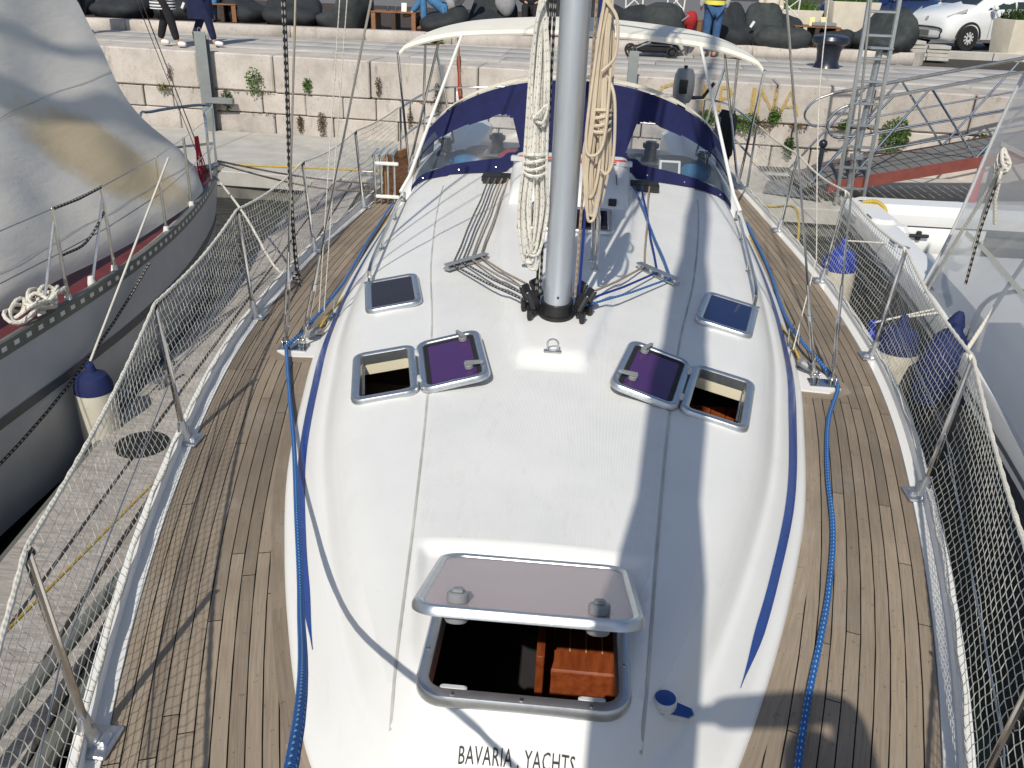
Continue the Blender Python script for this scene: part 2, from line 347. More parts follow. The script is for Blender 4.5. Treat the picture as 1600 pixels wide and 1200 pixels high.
        bm = bmesh.new(); bm.from_mesh(me); bmesh.ops.recalc_face_normals(bm, faces=bm.faces)
        for f in bm.faces: f.smooth = smooth
        if smooth:
            lim = math.radians(ang)
            for e in bm.edges:
                if len(e.link_faces) == 2 and e.link_faces[0].normal.angle(e.link_faces[1].normal, 0) > lim: e.smooth = False
        bm.to_mesh(me); bm.free()
        o = bpy.data.objects.new(name, me); COL.objects.link(o); BASE[o.name] = b
        if parent is not None: o.parent = parent; o.location = (0, 0, 0)
        else: o.location = b
        return tag(o, label, cat, group, kind)
def rrect(w, h, r, n=6):
    out = []
    for cx, cy, a0 in ((w/2-r, h/2-r, 0), (-w/2+r, h/2-r, 90), (-w/2+r, -h/2+r, 180), (w/2-r, -h/2+r, 270)):
        for k in range(n+1): a = math.radians(a0+90*k/n); out.append((cx+r*math.cos(a), cy+r*math.sin(a)))
    return out
def cr(pts, n=8, closed=False):                                     # Catmull-Rom
    P = [Vector(p) for p in pts]; out = []; m = len(P)
    for i in range(m if closed else m-1):
        p0 = P[(i-1) % m] if closed or i else P[0]*2-P[1]; p1 = P[i]; p2 = P[(i+1) % m]; p3 = P[(i+2) % m] if closed or i+2 < m else P[-1]*2-P[-2]
        for k in range(n):
            t = k/n; out.append(.5*((2*p1)+(-p0+p2)*t+(2*p0-5*p1+4*p2-p3)*t*t+(-p0+3*p1-3*p2+p3)*t*t*t))
    if not closed: out.append(P[-1])
    return out
def interp(tab, x):                                                  # smooth monotone table lookup
    if x <= tab[0][0]: return tab[0][1]
    for (a, b), (c, d) in zip(tab, tab[1:]):
        if x <= c: t = (x-a)/(c-a); return b+(d-b)*t
    return tab[-1][1]
def spl(tab):
    xs = [a for a, _ in tab]; ys = [b for _, b in tab]; m = []
    for i in range(len(xs)):
        a = max(i-1, 0); b = min(i+1, len(xs)-1); m.append((ys[b]-ys[a])/(xs[b]-xs[a]))
    def f(x):
        if x <= xs[0]: return ys[0]
        for i in range(len(xs)-1):
            if x <= xs[i+1]:
                h = xs[i+1]-xs[i]; t = (x-xs[i])/h; t2 = t*t; t3 = t2*t
                return (2*t3-3*t2+1)*ys[i]+(t3-2*t2+t)*h*m[i]+(-2*t3+3*t2)*ys[i+1]+(t3-t2)*h*m[i+1]
        return ys[-1]
    return f
def sstep(x): x = max(0, min(1, x)); return x*x*(3-2*x)
# ================================================================== water and ground of the harbour (structure)
WATER = -1.15
MB().add([(-40, -30, WATER), (40, -30, WATER), (40, 17, WATER), (-40, 17, WATER)], [[0, 1, 2, 3]]).build('water', 'water', smooth=False, kind='structure')

# ================================================================== the yacht we stand on
yacht = thing('sailing_yacht', (0, 5, WATER), 'white sailing yacht with teak side decks, grey mast and navy sprayhood seen from its bow', 'yacht')
rail = spl([(-.95, .02), (-.6, .27), (0, .56), (.8, .93), (1.68, 1.255), (2.5, 1.51), (3.4, 1.725), (4.2, 1.875), (5, 1.96), (6.4, 1.995), (7.8, 1.94), (9.5, 1.84), (11.3, 1.68)])
def rail_pt(Y, off=0., z=0., side=1):                                # point on the sheer, moved inboard by off
    d = (rail(Y+.02)-rail(Y-.02))/.04; n = Vector((-1, d)).normalized()
    return Vector((side*(rail(Y)+n.x*off), Y+n.y*off, z))
YS = [-.95+.12*i for i in range(103)]; YS[-1] = 11.3
# hull skin
for side in (1, -1):
    rows = []
    for zf, k, dy in ((0.02, 1., 0), (-.03, 1.0, 0), (-.3, .985, .02), (-.7, .93, .08), (-1.1, .80, .2), (-1.5, .5, .35)):
        rows.append([Vector((side*rail(Y)*k, Y+dy*max(0, 1-(Y+.95)/3), zf)) for Y in YS])
    MB().grid(rows).build('hull_side', 'gelcoat', yacht)
MB().add([(-1.68, 11.3, .02), (1.68, 11.3, .02), (1.5, 11.45, -1.3), (-1.5, 11.45, -1.3)], [[0, 1, 2, 3]]).build('transom', 'gelcoat', yacht)
# deck underlay: black caulking shows between the planks
for side in (1, -1):
    rows = []
    for off, z in ((.062, .006), (.060, .0175), (.018, .021), (.016, .055), (.008, .062), (-.012, .06), (-.016, .0), (-.016, -.03)):
        rows.append([rail_pt(Y, off, z, side) for Y in YS])
    MB().grid(rows).build('toe_rail', 'gelcoat', yacht, ang=50)
    rows = []
    for off, z in ((.020, .050), (.018, .066), (.0, .071), (-.016, .066), (-.018, .05)): rows.append([rail_pt(Y, off, z, side) for Y in YS])
    MB().grid(rows).build('rail_capping', 'gelcoat', yacht, ang=60)

# coachroof plan outline (half), from the nose aft
OUT = [Vector((p.x, p.y)) for p in cr([(0, 1.40, 0), (.18, 1.405, 0), (.34, 1.445, 0), (.47, 1.53, 0), (.565, 1.65, 0), (.65, 1.80, 0), (.80, 2.15, 0), (.965, 2.6, 0), (1.15, 3.2, 0), (1.30, 3.9, 0), (1.42, 4.6, 0), (1.53, 5.75, 0), (1.585, 7.0, 0), (1.60, 8.6, 0)], 7)]
def halfw(Y):
    for a, b in zip(OUT, OUT[1:]):
        if a.y <= Y <= b.y and b.y > a.y: return a.x+(b.x-a.x)*(Y-a.y)/(b.y-a.y)
    return 0 if Y < 2 else OUT[-1].x
def edge_d(x, Y):
    p = Vector((abs(x), Y)); best = 9
    for a, b in zip(OUT, OUT[1:]):
        if abs(a.y-Y) > .8 and abs(b.y-Y) > .8: continue
        ab = b-a; t = max(0, min(1, (p-a).dot(ab)/ab.length_squared)); best = min(best, (p-a-ab*t).length)
    return best
PROF = spl([(0, -.01), (.006, .022), (.02, .034), (.042, .042), (.055, .052), (.10, .092), (.145, .124), (.170, .130), (.19, .152), (.22, .192), (.26, .224), (.31, .246), (.38, .259), (.55, .27), (1.7, .275)])
SCALE = spl([(1.3, 1.0), (2.5, 1.0), (4, 1.08), (6, 1.25), (7.5, 1.42), (9, 1.5)])
CROWN = spl([(1.4, .03), (2, .05), (4, .085), (6, .10), (9, .1)])
GROOVE = spl([(1.5, .30), (1.62, .325), (2.41, .41), (3.25, .51), (4.17, .64), (5.2, .82), (6.64, 1.0), (8.0, 1.1)])
PLINTH = spl([(3.6, .13), (3.9, .19), (4.4, .27), (5.2, .40), (6.0, .47), (7.5, .54)])
def roof_z(x, Y):
    d = edge_d(x, Y); h = max(halfw(Y), .05); z = PROF(d)*SCALE(Y)+CROWN(Y)*(1-min(1, (x/h)**2))
    g = GROOVE(Y); ax = abs(x)
    z += .010*sstep((g-ax)/.022+.5)*sstep((Y-1.55)/.1)                # raised centre panel
    if Y < 2.5:                                                      # flat landing for the bow hatch
        inside = sstep((g-.005-ax)/.05)*sstep((2.375-Y)/.05)
        z += (min(z, .294)-z)*inside
    z += .05*sstep((PLINTH(Y)-ax)/.06+.5)*sstep((Y-3.70)/.12)        # mast plinth
    return z
def roof_n(x, Y):
    e = .03; return Vector((roof_z(x-e, Y)-roof_z(x+e, Y), roof_z(x, Y-e)-roof_z(x, Y+e), 2*e)).normalized()
dk = MB()
for side in (1, -1):
    ys = [Y for Y in YS if Y > -.9]+[1.38, 1.43, 1.5]; ys.sort()
    o_ = [rail_pt(Y, .055, .004, side) for Y in ys]; i_ = [Vector((side*(0 if p.y < 1.40 else max(0, halfw(p.y)-.05)), p.y, .004)) for p in o_]; dk.grid([o_, i_])
deck = dk.build('deck', 'caulk', yacht)
ROOFY = [1.401, 1.404, 1.408, 1.414, 1.422, 1.432, 1.444, 1.458, 1.474, 1.492, 1.512, 1.535, 1.56, 1.59, 1.62, 1.65, 1.69, 1.74]+[1.8+.06*i for i in range(8)]+[2.27, 2.31, 2.33, 2.345, 2.36, 2.375, 2.39, 2.42, 2.47, 2.53]+[2.6+.1*i for i in range(11)]+[3.68, 3.72, 3.76, 3.8, 3.85, 3.9]+[4.0+.1*i for i in range(39)]
def roof_row(Y):
    h = halfw(Y); offs = [0, .005, .012, .022, .034, .045, .06, .085, .105, .118, .128, .136, .145, .155, .17, .19, .22, .26]; xs = []
    k = min(1, h/.62)
    for o_ in offs: xs.append(h-o_*k*1.25)
    inner = xs[-1]; marks = sorted({m_ for m_ in [inner*i/22 for i in range(22)]+[GROOVE(Y)+q for q in (-.035, -.026, -.016, -.008, 0, .008, .016)]+[PLINTH(Y)+q for q in (-.05, -.025, 0, .025, .05)] if 0 < m_ < inner*.985})
    return xs, marks
rows = []; NCOL = 46
for Y in ROOFY:
    xs, marks = roof_row(Y); pool = sorted(set(marks))
    half = xs+[xs[-1]*(1-i/(NCOL+1)) for i in range(1, NCOL+1)]
    # pull columns to the panel crease and the plinth edge so that they stay crisp
    inner = xs[-1]
    for tgt, cidx in ((GROOVE(Y), None), (PLINTH(Y), None)):
        if tgt < inner*.97:
            j = min(range(len(xs), len(half)), key=lambda q: abs(half[q]-tgt))
            for q, dlt in ((j-1, .013), (j, 0.), (j+1, -.013)):
                if len(xs) < q < len(half): half[q] = tgt+dlt
    half = half[:len(xs)]+sorted(half[len(xs):], reverse=True)
    full = [-x for x in half]+[0]+half[::-1]
    rows.append([Vector((x, Y, roof_z(x, Y) if abs(x) < halfw(Y)-1e-6 else -.01)) for x in full])
roof_mb = MB().grid(rows)
# openings: (centre x, centre y, rot, width, length)
BOW = (.012, 1.99, 0., .585, .585)
SIDE = {}
for s_ in (-1, 1):
    SIDE[s_] = (s_*.785, 3.63, s_*math.radians(-13), .30, .50)
HOLES = [(BOW[0], BOW[1], 0., .53, .53)]+[(c[0], c[1], c[2], .245, .445) for c in SIDE.values()]
roof = roof_mb.build('coachroof', 'nonskid', yacht, ang=40)
bm = bmesh.new(); bm.from_mesh(roof.data); b0 = BASE[yacht.name]
for cx, cy, rz, w, l in HOLES:
    U = Vector((math.cos(rz), math.sin(rz), 0)); V = Vector((-math.sin(rz), math.cos(rz), 0)); c = Vector((cx, cy, 0))-b0
    near = lambda f: (Vector((f.calc_center_median().x-c.x, f.calc_center_median().y-c.y))).length < max(w, l)*1.2
    for nrm, hw in ((U, w/2), (-U, w/2), (V, l/2), (-V, l/2)):
        fs = [f for f in bm.faces if near(f)]; geo = list({v for f in fs for v in f.verts})+list({e for f in fs for e in f.edges})+fs
        bmesh.ops.bisect_plane(bm, geom=geo, plane_co=c+nrm*hw, plane_no=nrm, dist=1e-5)
    kill = []
    for f in bm.faces:
        q = f.calc_center_median()-c
        if abs(q.x*U.x+q.y*U.y) < w/2 and abs(q.x*V.x+q.y*V.y) < l/2: kill.append(f)
    bmesh.ops.delete(bm, geom=kill, context='FACES')
# smooth gelcoat on the shoulders, nose and hatch landing; non-slip elsewhere
roof.data.materials.append(M('gelcoat')); roof.data.materials.append(M('roofpaint'))
for f in bm.faces:
    q = f.calc_center_median()+b0; d = edge_d(q.x, q.y)
    f.material_index = 1 if (d < .24 or q.y < 1.66 or (abs(q.x) < PLINTH(q.y)+.02 and q.y > 3.68) or (abs(q.x) < GROOVE(q.y)+.01 and q.y < 2.40)) else (2 if abs(q.x) > GROOVE(q.y)+.012 else 0)
bm.to_mesh(roof.data); bm.free()
for side in (1, -1):
    a = []; b = []
    for k in range(91):
        y = 1.68+.06*k; g = GROOVE(y)+.012
        for lst, dx in ((a, -.0045), (b, .0045)): lst.append(Vector((side*(g+dx), y, roof_z(g+dx, y)+.005)))
    MB().grid([a, b]).build('panel_seam', 'seam_grey', yacht)
# blue stripe round the shoulder
for side in (1, -1):
    a = []; b = []; outl = [p for p in OUT if p.y > 2.02]
    for i, p in enumerate(outl):
        q = outl[min(i+1, len(outl)-1)]-outl[max(i-1, 0)]; n = Vector((-q.y, q.x)).normalized(); 
        if n.x > 0: n = -n
        w = .5*sstep((p.y-2.0)/.35) if p.y < 2.4 else .5
        for lst, off in ((a, .074-(.016+.009*sstep((p.y-2.4)/1.8))*w/.5), (b, .074+(.016+.009*sstep((p.y-2.4)/1.8))*w/.5)):
            e = p+n*off; lst.append(Vector((side*e.x, e.y, roof_z(e.x, e.y)+.0035)))
    mid = [(x+y)/2+Vector((side*.002, 0, .003)) for x, y in zip(a, b)]
    MB().grid([a, mid, b]).build('blue_stripe', 'stripe_blue', yacht)
# ---- teak planks: laid to the sheer, margin board round the coachroof
def plank(pa, pb, z0=.003, z1=.0135):
    m = MB(); n = len(pa)
    r0 = random.uniform(0, 50); r1 = random.uniform(0, 50); us = [r0]
    for p, q in zip(pa, pa[1:]): us.append(us[-1]+(Vector(q)-Vector(p)).length)
    rows = [[Vector((p.x, p.y, z)) for p in q] for q, z in ((pa, z0), (pa, z1), (pb, z1), (pb, z0))]; vs_ = (r1-.01, r1, r1+.045, r1+.055)
    fs = []; uv = []
    for i in range(3):
        for k in range(n-1): fs.append([i*n+k, i*n+k+1, i*n+n+k+1, i*n+n+k]); uv.append([(us[k], vs_[i]), (us[k+1], vs_[i]), (us[k+1], vs_[i+1]), (us[k], vs_[i+1])])
    return m.add([p for r in rows for p in r], fs, uv)
for side in (1, -1):
    for k in range(19):
        o0 = .064+k*.049; o1 = o0+.0445; Y = .45+random.uniform(-1.4, 0)
        while Y < 10.6:
            Ye = min(Y+random.choice((1.3, 1.7, 2.1, 2.6)), 10.7); lo = max(Y, .3)
            if Ye-lo > .15:
                n = max(2, int((Ye-lo)/.3)+1); ys = [lo+(Ye-.004-lo)*i/(n-1) for i in range(n)]
                pm = [rail_pt(y, (o0+o1)/2) for y in ys]
                keep = [i for i, p in enumerate(pm) if p.x > .03 and (p.x > halfw(p.y)-.06 or p.y < 1.42)]
                if len(keep) >= 2:
                    i0, i1 = keep[0], keep[-1]; ys2 = ys[i0:i1+1]
                    plank([rail_pt(y, o0, 0, side) for y in ys2], [rail_pt(y, o1, 0, side) for y in ys2]).build('teak_plank', 'teak', deck, smooth=False)
            Y = Ye
    segs = [p for p in OUT if p.x > .02]; i = 0
    while i < len(segs)-2:
        ch = segs[i:i+12]; a = []; b = []
        for j, p in enumerate(ch):
            gi = i+j; q = segs[min(gi+1, len(segs)-1)]-segs[max(gi-1, 0)]; n = Vector((q.y, -q.x)).normalized()
            if n.x < 0 and p.x > .1: n = -n
            a.append(Vector((side*(p.x-n.x*.02), p.y-n.y*.02, 0))); b.append(Vector((side*(p.x+n.x*.047), p.y+n.y*.047, 0)))
        plank(a, b, .003, .0155).build('margin_plank', 'teak', deck, smooth=False); i += 11

# ---- hatches
FRAME = [(0, 0), (.0, .012), (.006, .022), (.018, .027), (.034, .024), (.040, .018), (.040, -.03), (.034, -.03)]
def frame_at(cx, cy, rz, lift=.0):
    n = roof_n(cx, cy); U = Vector((math.cos(rz), math.sin(rz), 0)); U = (U-n*U.dot(n)).normalized(); V = n.cross(U); return Vector((cx, cy, roof_z(cx, cy)+lift)), U, V, n
def cyl(m, c, ax, r, h, n=14): return m.lathe([(r*.9, 0), (r, h*.12), (r, h*.85), (r*.85, h)], c, n, ax)
def dog(hatch, fr, x, y, z, ang=0.):                                # hand-knob on a hatch lid
    o, U, V, n = fr; c = o+U*x+V*y+n*z; m = MB(); cyl(m, c, n, .021, .02)
    d = U*math.cos(ang)+V*math.sin(ang); e = n.cross(d); f2 = (c+n*.022+d*.028, d, e, n)
    m.prism([(-.045, -.012), (.03, -.009), (.045, 0), (.03, .009), (-.045, .012)], 0, .012, f2); return m.build('handle', 'grey_plastic', hatch)
# bow hatch
bh = MB(); o, U, V, n = Vector((BOW[0], BOW[1], .297)), Vector((1, 0, 0)), Vector((0, 1, 0)), Vector((0, 0, 1)); BF = (o, U, V, n)
bh.ringframe(.60, .60, .085, [(0, -.012), (0, .012), (.006, .021), (.016, .024), (.036, .022), (.040, .014), (.040, -.05), (.034, -.05)], BF, 8)
bhat = bh.build('bow_hatch', 'aluminium', yacht, label='forward deck hatch propped open with hazy lid')
al = math.radians(24); hinge = o+V*.285+n*.03; LV = Vector((0, math.cos(al), -math.sin(al))); LN = Vector((0, math.sin(al), math.cos(al)))
LF = (hinge-LV*.30, U, LV, LN)
MB().ringframe(.625, .625, .085, [(0, .0), (.0, .012), (.007, .024), (.018, .027), (.030, .022), (.034, .014), (.034, .002), (.02, -.004)], LF, 8).build('lid_frame', 'aluminium', bhat)
MB().prism(rrect(.565, .565, .06, 8), .008, .018, LF).build('lid_pane', 'hazy_acrylic', bhat, ang=30)
for x in (-.19, .19):
    m = MB(); c = LF[0]+U*x-LV*.225; cyl(m, c+LN*.018, LN, .03, .028, 18); m.box(c+LN*.05, (.03, .03, .012), tilt=Matrix.Rotation(-al, 3, 'X'), bev=.003); cyl(m, c-LN*.035, LN, .032, .04, 18); m.build('lid_knob', 'grey_plastic', bhat)
    MB().box(o+U*x-V*.255+n*.012, (.075, .022, .02), bev=.005).build('latch_keeper', 'light_plastic', bhat)
MB().box(hinge+n*.012-V*.012, (.09, .02, .012), bev=.003).build('hinge', 'grey_plastic', bhat)
for x, y in ((-.283, .16), (-.283, -.12), (.283, .16), (.283, -.12), (-.19, -.283), (0, -.283), (.19, -.283)):
    MB().lathe([(.0065, 0), (.0065, .003), (.003, .004)], o+U*x+V*y+n*.0225, 8).build('screw', 'stainless', bhat)
st = MB()
for x in (-.27, .27): st.tube([o+U*x+V*.05+n*.01, LF[0]+U*x-LV*.02-LN*.0], .005, 6)
st.build('lid_stay', 'stainless', bhat)
# side hatches (open, lid folded inboard) and fixed windows
for s_ in (-1, 1):
    cx, cy, rz, w, l = SIDE[s_]; fr = frame_at(cx, cy, rz, -.002)
    h = MB().ringframe(w+.015, l+.015, .06, FRAME, fr).build('side_hatch', 'aluminium', yacht, label='small deck hatch folded fully open with purple lid')
    o, U, V, n = fr; inb = -s_*U                                      # inboard direction
    hp = o+inb*(w/2+.012)+n*.03; ln = (n+inb*-.03).normalized(); lu = (inb-ln*inb.dot(ln)).normalized(); lu = (lu+n*.03).normalized(); ln = lu.cross(V) if lu.cross(V).z > 0 else V.cross(lu)
    ctr = hp+lu*(w/2+.018); zr = max(roof_z((ctr+lu*q+V*r).x, (ctr+lu*q+V*r).y)-(ctr+lu*q+V*r).z for q in (-.15, 0, .15) for r in (-.25, 0, .25)); ctr = ctr+Vector((0, 0, zr+.004))
    lf = (ctr, lu, V, ln)
    MB().ringframe(w+.03, l+.03, .065, [(0, .0), (.0, .014), (.008, .026), (.02, .029), (.034, .024), (.04, .014), (.04, .0), (.02, -.002)], lf).build('lid_frame', 'aluminium', h)
    MB().prism(rrect(w-.045, l-.045, .035), .006, .012, lf).build('lid_pane', 'purple_acrylic', h, ang=30)
    MB().ringframe(w-.045, l-.045, .03, [(0, .004), (0, .018), (.022, .0135), (.022, .004)], lf).build('lid_gasket', 'rubber', h)
    for q, a_ in ((l/2-.065, 1.9), (-l/2+.12, -.3)): dog(h, lf, w/2-.075, q, .013, a_)
    for q in (-.15, .13):
        m = MB(); cyl(m, hp+V*q+V*-.02+n*-.004, V, .011, .04, 10); m.build('hinge', 'light_plastic', h)
    MB().tube([o-inb*.10+V*(-.17)+n*.0, o-inb*.105+V*(.15)+n*-.01], .005, 6).build('lid_stay', 'stainless', h)
    # well below the opening: cream reveal
    for (a0, a1), dep in (((-1, 1), .16),):
        m = MB(); wv, lv = w/2-.027, l/2-.027; ring = lambda z: [o+U*x+V*y+n*z for x, y in ((-wv, -lv), (wv, -lv), (wv, lv), (-wv, lv))]
        m.grid([ring(-.005), ring(-.09)], True); m.build('reveal', 'cream_liner', h, smooth=False)
    fx, fy, frz = s_*.965, 4.66, s_*math.radians(-14); fr = frame_at(fx, fy, frz, .0)
    hw = MB().ringframe(.325, .50, .06, FRAME, fr).build('roof_window', 'aluminium', yacht, label='closed tinted deck window')
    MB().prism(rrect(.262, .437, .035), .002, .017, fr).build('pane', 'smoked_acrylic' if s_ < 0 else 'blue_acrylic', hw, ang=30)
    for q in (-.14, .14): 
        m = MB(); c = fr[0]+fr[1]*(.148*(1 if s_ < 0 else -1))+fr[2]*q+fr[3]*.026; m.lathe([(.006, 0), (.006, .003)], c, 8); m.build('screw', 'stainless', hw)
# tinted hatch behind the mast
fr = frame_at(0., 5.94, 0, .002); hm = MB().ringframe(.66, .56, .06, FRAME, fr).build('saloon_hatch', 'aluminium', yacht); MB().prism(rrect(.595, .495, .04), .002, .017, fr).build('pane', 'smoked_acrylic', hm, ang=30)
# cabin spaces below the open hatches
cab = MB()
def room(x0, x1, y0, y1, z0, z1): 
    v = [(x, y, z) for z in (z0, z1) for x, y in ((x0, y0), (x1, y0), (x1, y1), (x0, y1))]
    return v, [[0, 1, 2, 3], [0, 4, 5, 1], [1, 5, 6, 2], [2, 6, 7, 3], [3, 7, 4, 0]]
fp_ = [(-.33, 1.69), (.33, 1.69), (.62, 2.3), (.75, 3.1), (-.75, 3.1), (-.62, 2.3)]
MB().add([(x, y, z) for z in (-.8, .16) for x, y in fp_], [list(range(6))]+[[k, (k+1) % 6, 6+(k+1) % 6, 6+k] for k in range(6)]).build('bow_cabin', 'dark_lining', yacht, smooth=False)  # all faces of the cabin box share one near-black colour
cbo = MB().box((.35, 2.56, -.58), (.60, .05, .40), bev=.006).box((.35, 2.585, -.375), (.62, .12, .03), bev=.008).build('step_riser', 'mahogany', yacht)
MB().box((.05, 2.62, -.45), (.03, .5, .6), bev=.004).build('step_side', 'mahogany', cbo)
sole = MB().box((.36, 2.32, -.765), (.60, .45, .03)).build('cabin_sole', 'teak_oiled', yacht)
for i in range(8): MB().box((.10+i*.066, 2.32, -.748), (.006, .44, .005)).build('inlay_strip', 'holly_inlay', sole)
sole2 = MB().box((.36, 2.86, -.42), (.60, .44, .03)).build('cabin_sole', 'mahogany', yacht)
for i in range(8): MB().box((.10+i*.066, 2.86, -.403), (.005, .43, .005)).build('inlay_strip', 'holly_inlay', sole2)
for s_ in (-1, 1):
    x = s_*.80; zt = min(roof_z(x+dx, y) for dx in (-.22, .22) for y in (3.25, 3.6, 4.15))-.012
    MB().add(*room(x-.22, x+.22, 3.25, 4.15, -.55, zt)).build('side_cabin', 'cabin_brown' if s_ < 0 else 'dark_lining', yacht, smooth=False)
    if s_ > 0:
        for i in range(5): MB().box((.645+i*.078, 4.05, -.14), (.075, .02, .42), bev=.004).build('wood_panel', 'mahogany', yacht)
    else:
        MB().box((-.80, 4.05, -.14), (.42, .02, .42)).build('wood_panel', 'cabin_brown', yacht); MB().box((-.655, 3.98, -.14), (.13, .10, .34), bev=.04).build('liner_corner', 'cream_liner', yacht)
# lettering on the nose
def text(body, size, loc, mat, parent, rx=0., rz=0., name='lettering', ext=.0008, sx=1., spacing=1.0, font_mat=None):
    cu = bpy.data.curves.new(name, 'FONT'); cu.body = body; cu.size = size; cu.extrude = ext; cu.align_x = 'CENTER'; cu.space_character = spacing; cu.resolution_u = 2
    t = bpy.data.objects.new(name+'_tmp', cu); COL.objects.link(t); dg = bpy.context.evaluated_depsgraph_get(); me = bpy.data.meshes.new_from_object(t.evaluated_get(dg)); bpy.data.objects.remove(t)
    Mx = Matrix.Translation(Vector(loc)-BASE[parent.name]) @ Matrix.Rotation(rz, 4, 'Z') @ Matrix.Rotation(rx, 4, 'X') @ Matrix.Diagonal((sx, 1, 1, 1)); me.transform(Mx)
    me.materials.clear(); me.materials.append(M(mat)); ob = bpy.data.objects.new(name, me); COL.objects.link(ob); ob.parent = parent; BASE[ob.name] = BASE[parent.name]; return ob
tl = text('BAVARIA , YACHTS', .037, (0, 0, 0), 'lettering', yacht, sx=.92, spacing=1.08)
b0 = BASE[yacht.name]
for v in tl.data.vertices:                                           # lay the letters on the curved nose
    w = v.co+b0; x, y = w.x, w.y+1.590; v.co = Vector((x+.01, y, roof_z(x, y)+.007+w.z*.5))-b0
# small blue block lying on deck
# ================================================================== mast, boom, standing rigging
MX, MY = 0., 4.28; MZ = roof_z(0, 4.28)
def oval(z, rx, ry, cx, cy, n=24): return [Vector((cx+rx*math.cos(2*math.pi*k/n), cy+ry*math.sin(2*math.pi*k/n), z)) for k in range(n)]
mast = MB().grid([oval(MZ+.02+i*(14.2/12), .072-.02*max(0, i-8)/4, .105-.03*max(0, i-8)/4, 0, MY+.012*i) for i in range(13)], True).build('mast', 'mast_aluminium', yacht)
MB().grid([oval(MZ-.03, .105, .14, 0, MY), oval(MZ+.012, .10, .135, 0, MY), oval(MZ+.018, .09, .12, 0, MY), oval(MZ+.07, .085, .118, 0, MY), oval(MZ+.075, .07, .1, 0, MY)], True).build('mast_collar', 'black_plastic', yacht)
MB().lathe([(.006, 0), (.006, .004)], (0.005, MY-.1035, MZ+.12), 8, (0, -1, 0)).build('bolt', 'black_plastic', mast)
for s_ in (-1, 1):
    for z, l in ((5.6, .95), (9.9, .7)): MB().tube([(0, MY+.07, z), (s_*l, MY+.32, z+.06)], lambda i: .035-.012*i, 8).build('spreader', 'mast_aluminium', mast)
bo = MB().grid([[Vector((.06*math.cos(2*math.pi*k/12), y, 1.96+.02*(y-4.4)+.085*math.sin(2*math.pi*k/12))) for k in range(12)] for y in (4.42, 6, 8.6)], True).build('boom', 'mast_aluminium', yacht)
MB().grid([[Vector(((.08+.05*math.sin(3*y))*math.cos(2*math.pi*k/14), y, 2.18+.02*(y-4.4)+(.13+.02*math.sin(5*y))*math.sin(2*math.pi*k/14))) for k in range(14)] for y in (4.45, 4.8, 5.2, 5.7, 6.2, 6.7, 7.2, 7.8, 8.3)], True).build('stowed_mainsail', 'navy_canvas', yacht)
MB().tube([(0, MY+.11, MZ+.25), (0, 5.7, 1.9)], .026, 10).build('vang', 'aluminium', yacht)
# furled headsail on the forestay (rises from the stem, just behind the viewer)
FS0 = Vector((0, -.93, .12)); FS1 = Vector((0, 4.3, 14.3)); fl = []; fr_ = []
for i in range(41):
    t = i/40; fl.append(FS0.lerp(FS1, t)); fr_.append(.045 if t < .02 else (.15 if t < .16 else max(.028, .15-.26*(t-.16)))*(1+.10*math.sin(i*2.1)+.05*math.sin(i*5.3)))
MB().tube(fl, fr_, 14).build('furled_headsail', 'white_canvas', yacht)
MB().lathe([(.09, 0), (.1, .02), (.1, .08), (.09, .1)], FS0+Vector((0, .0, -.06)), 16, FS1-FS0).build('furling_drum', 'black_plastic', yacht)
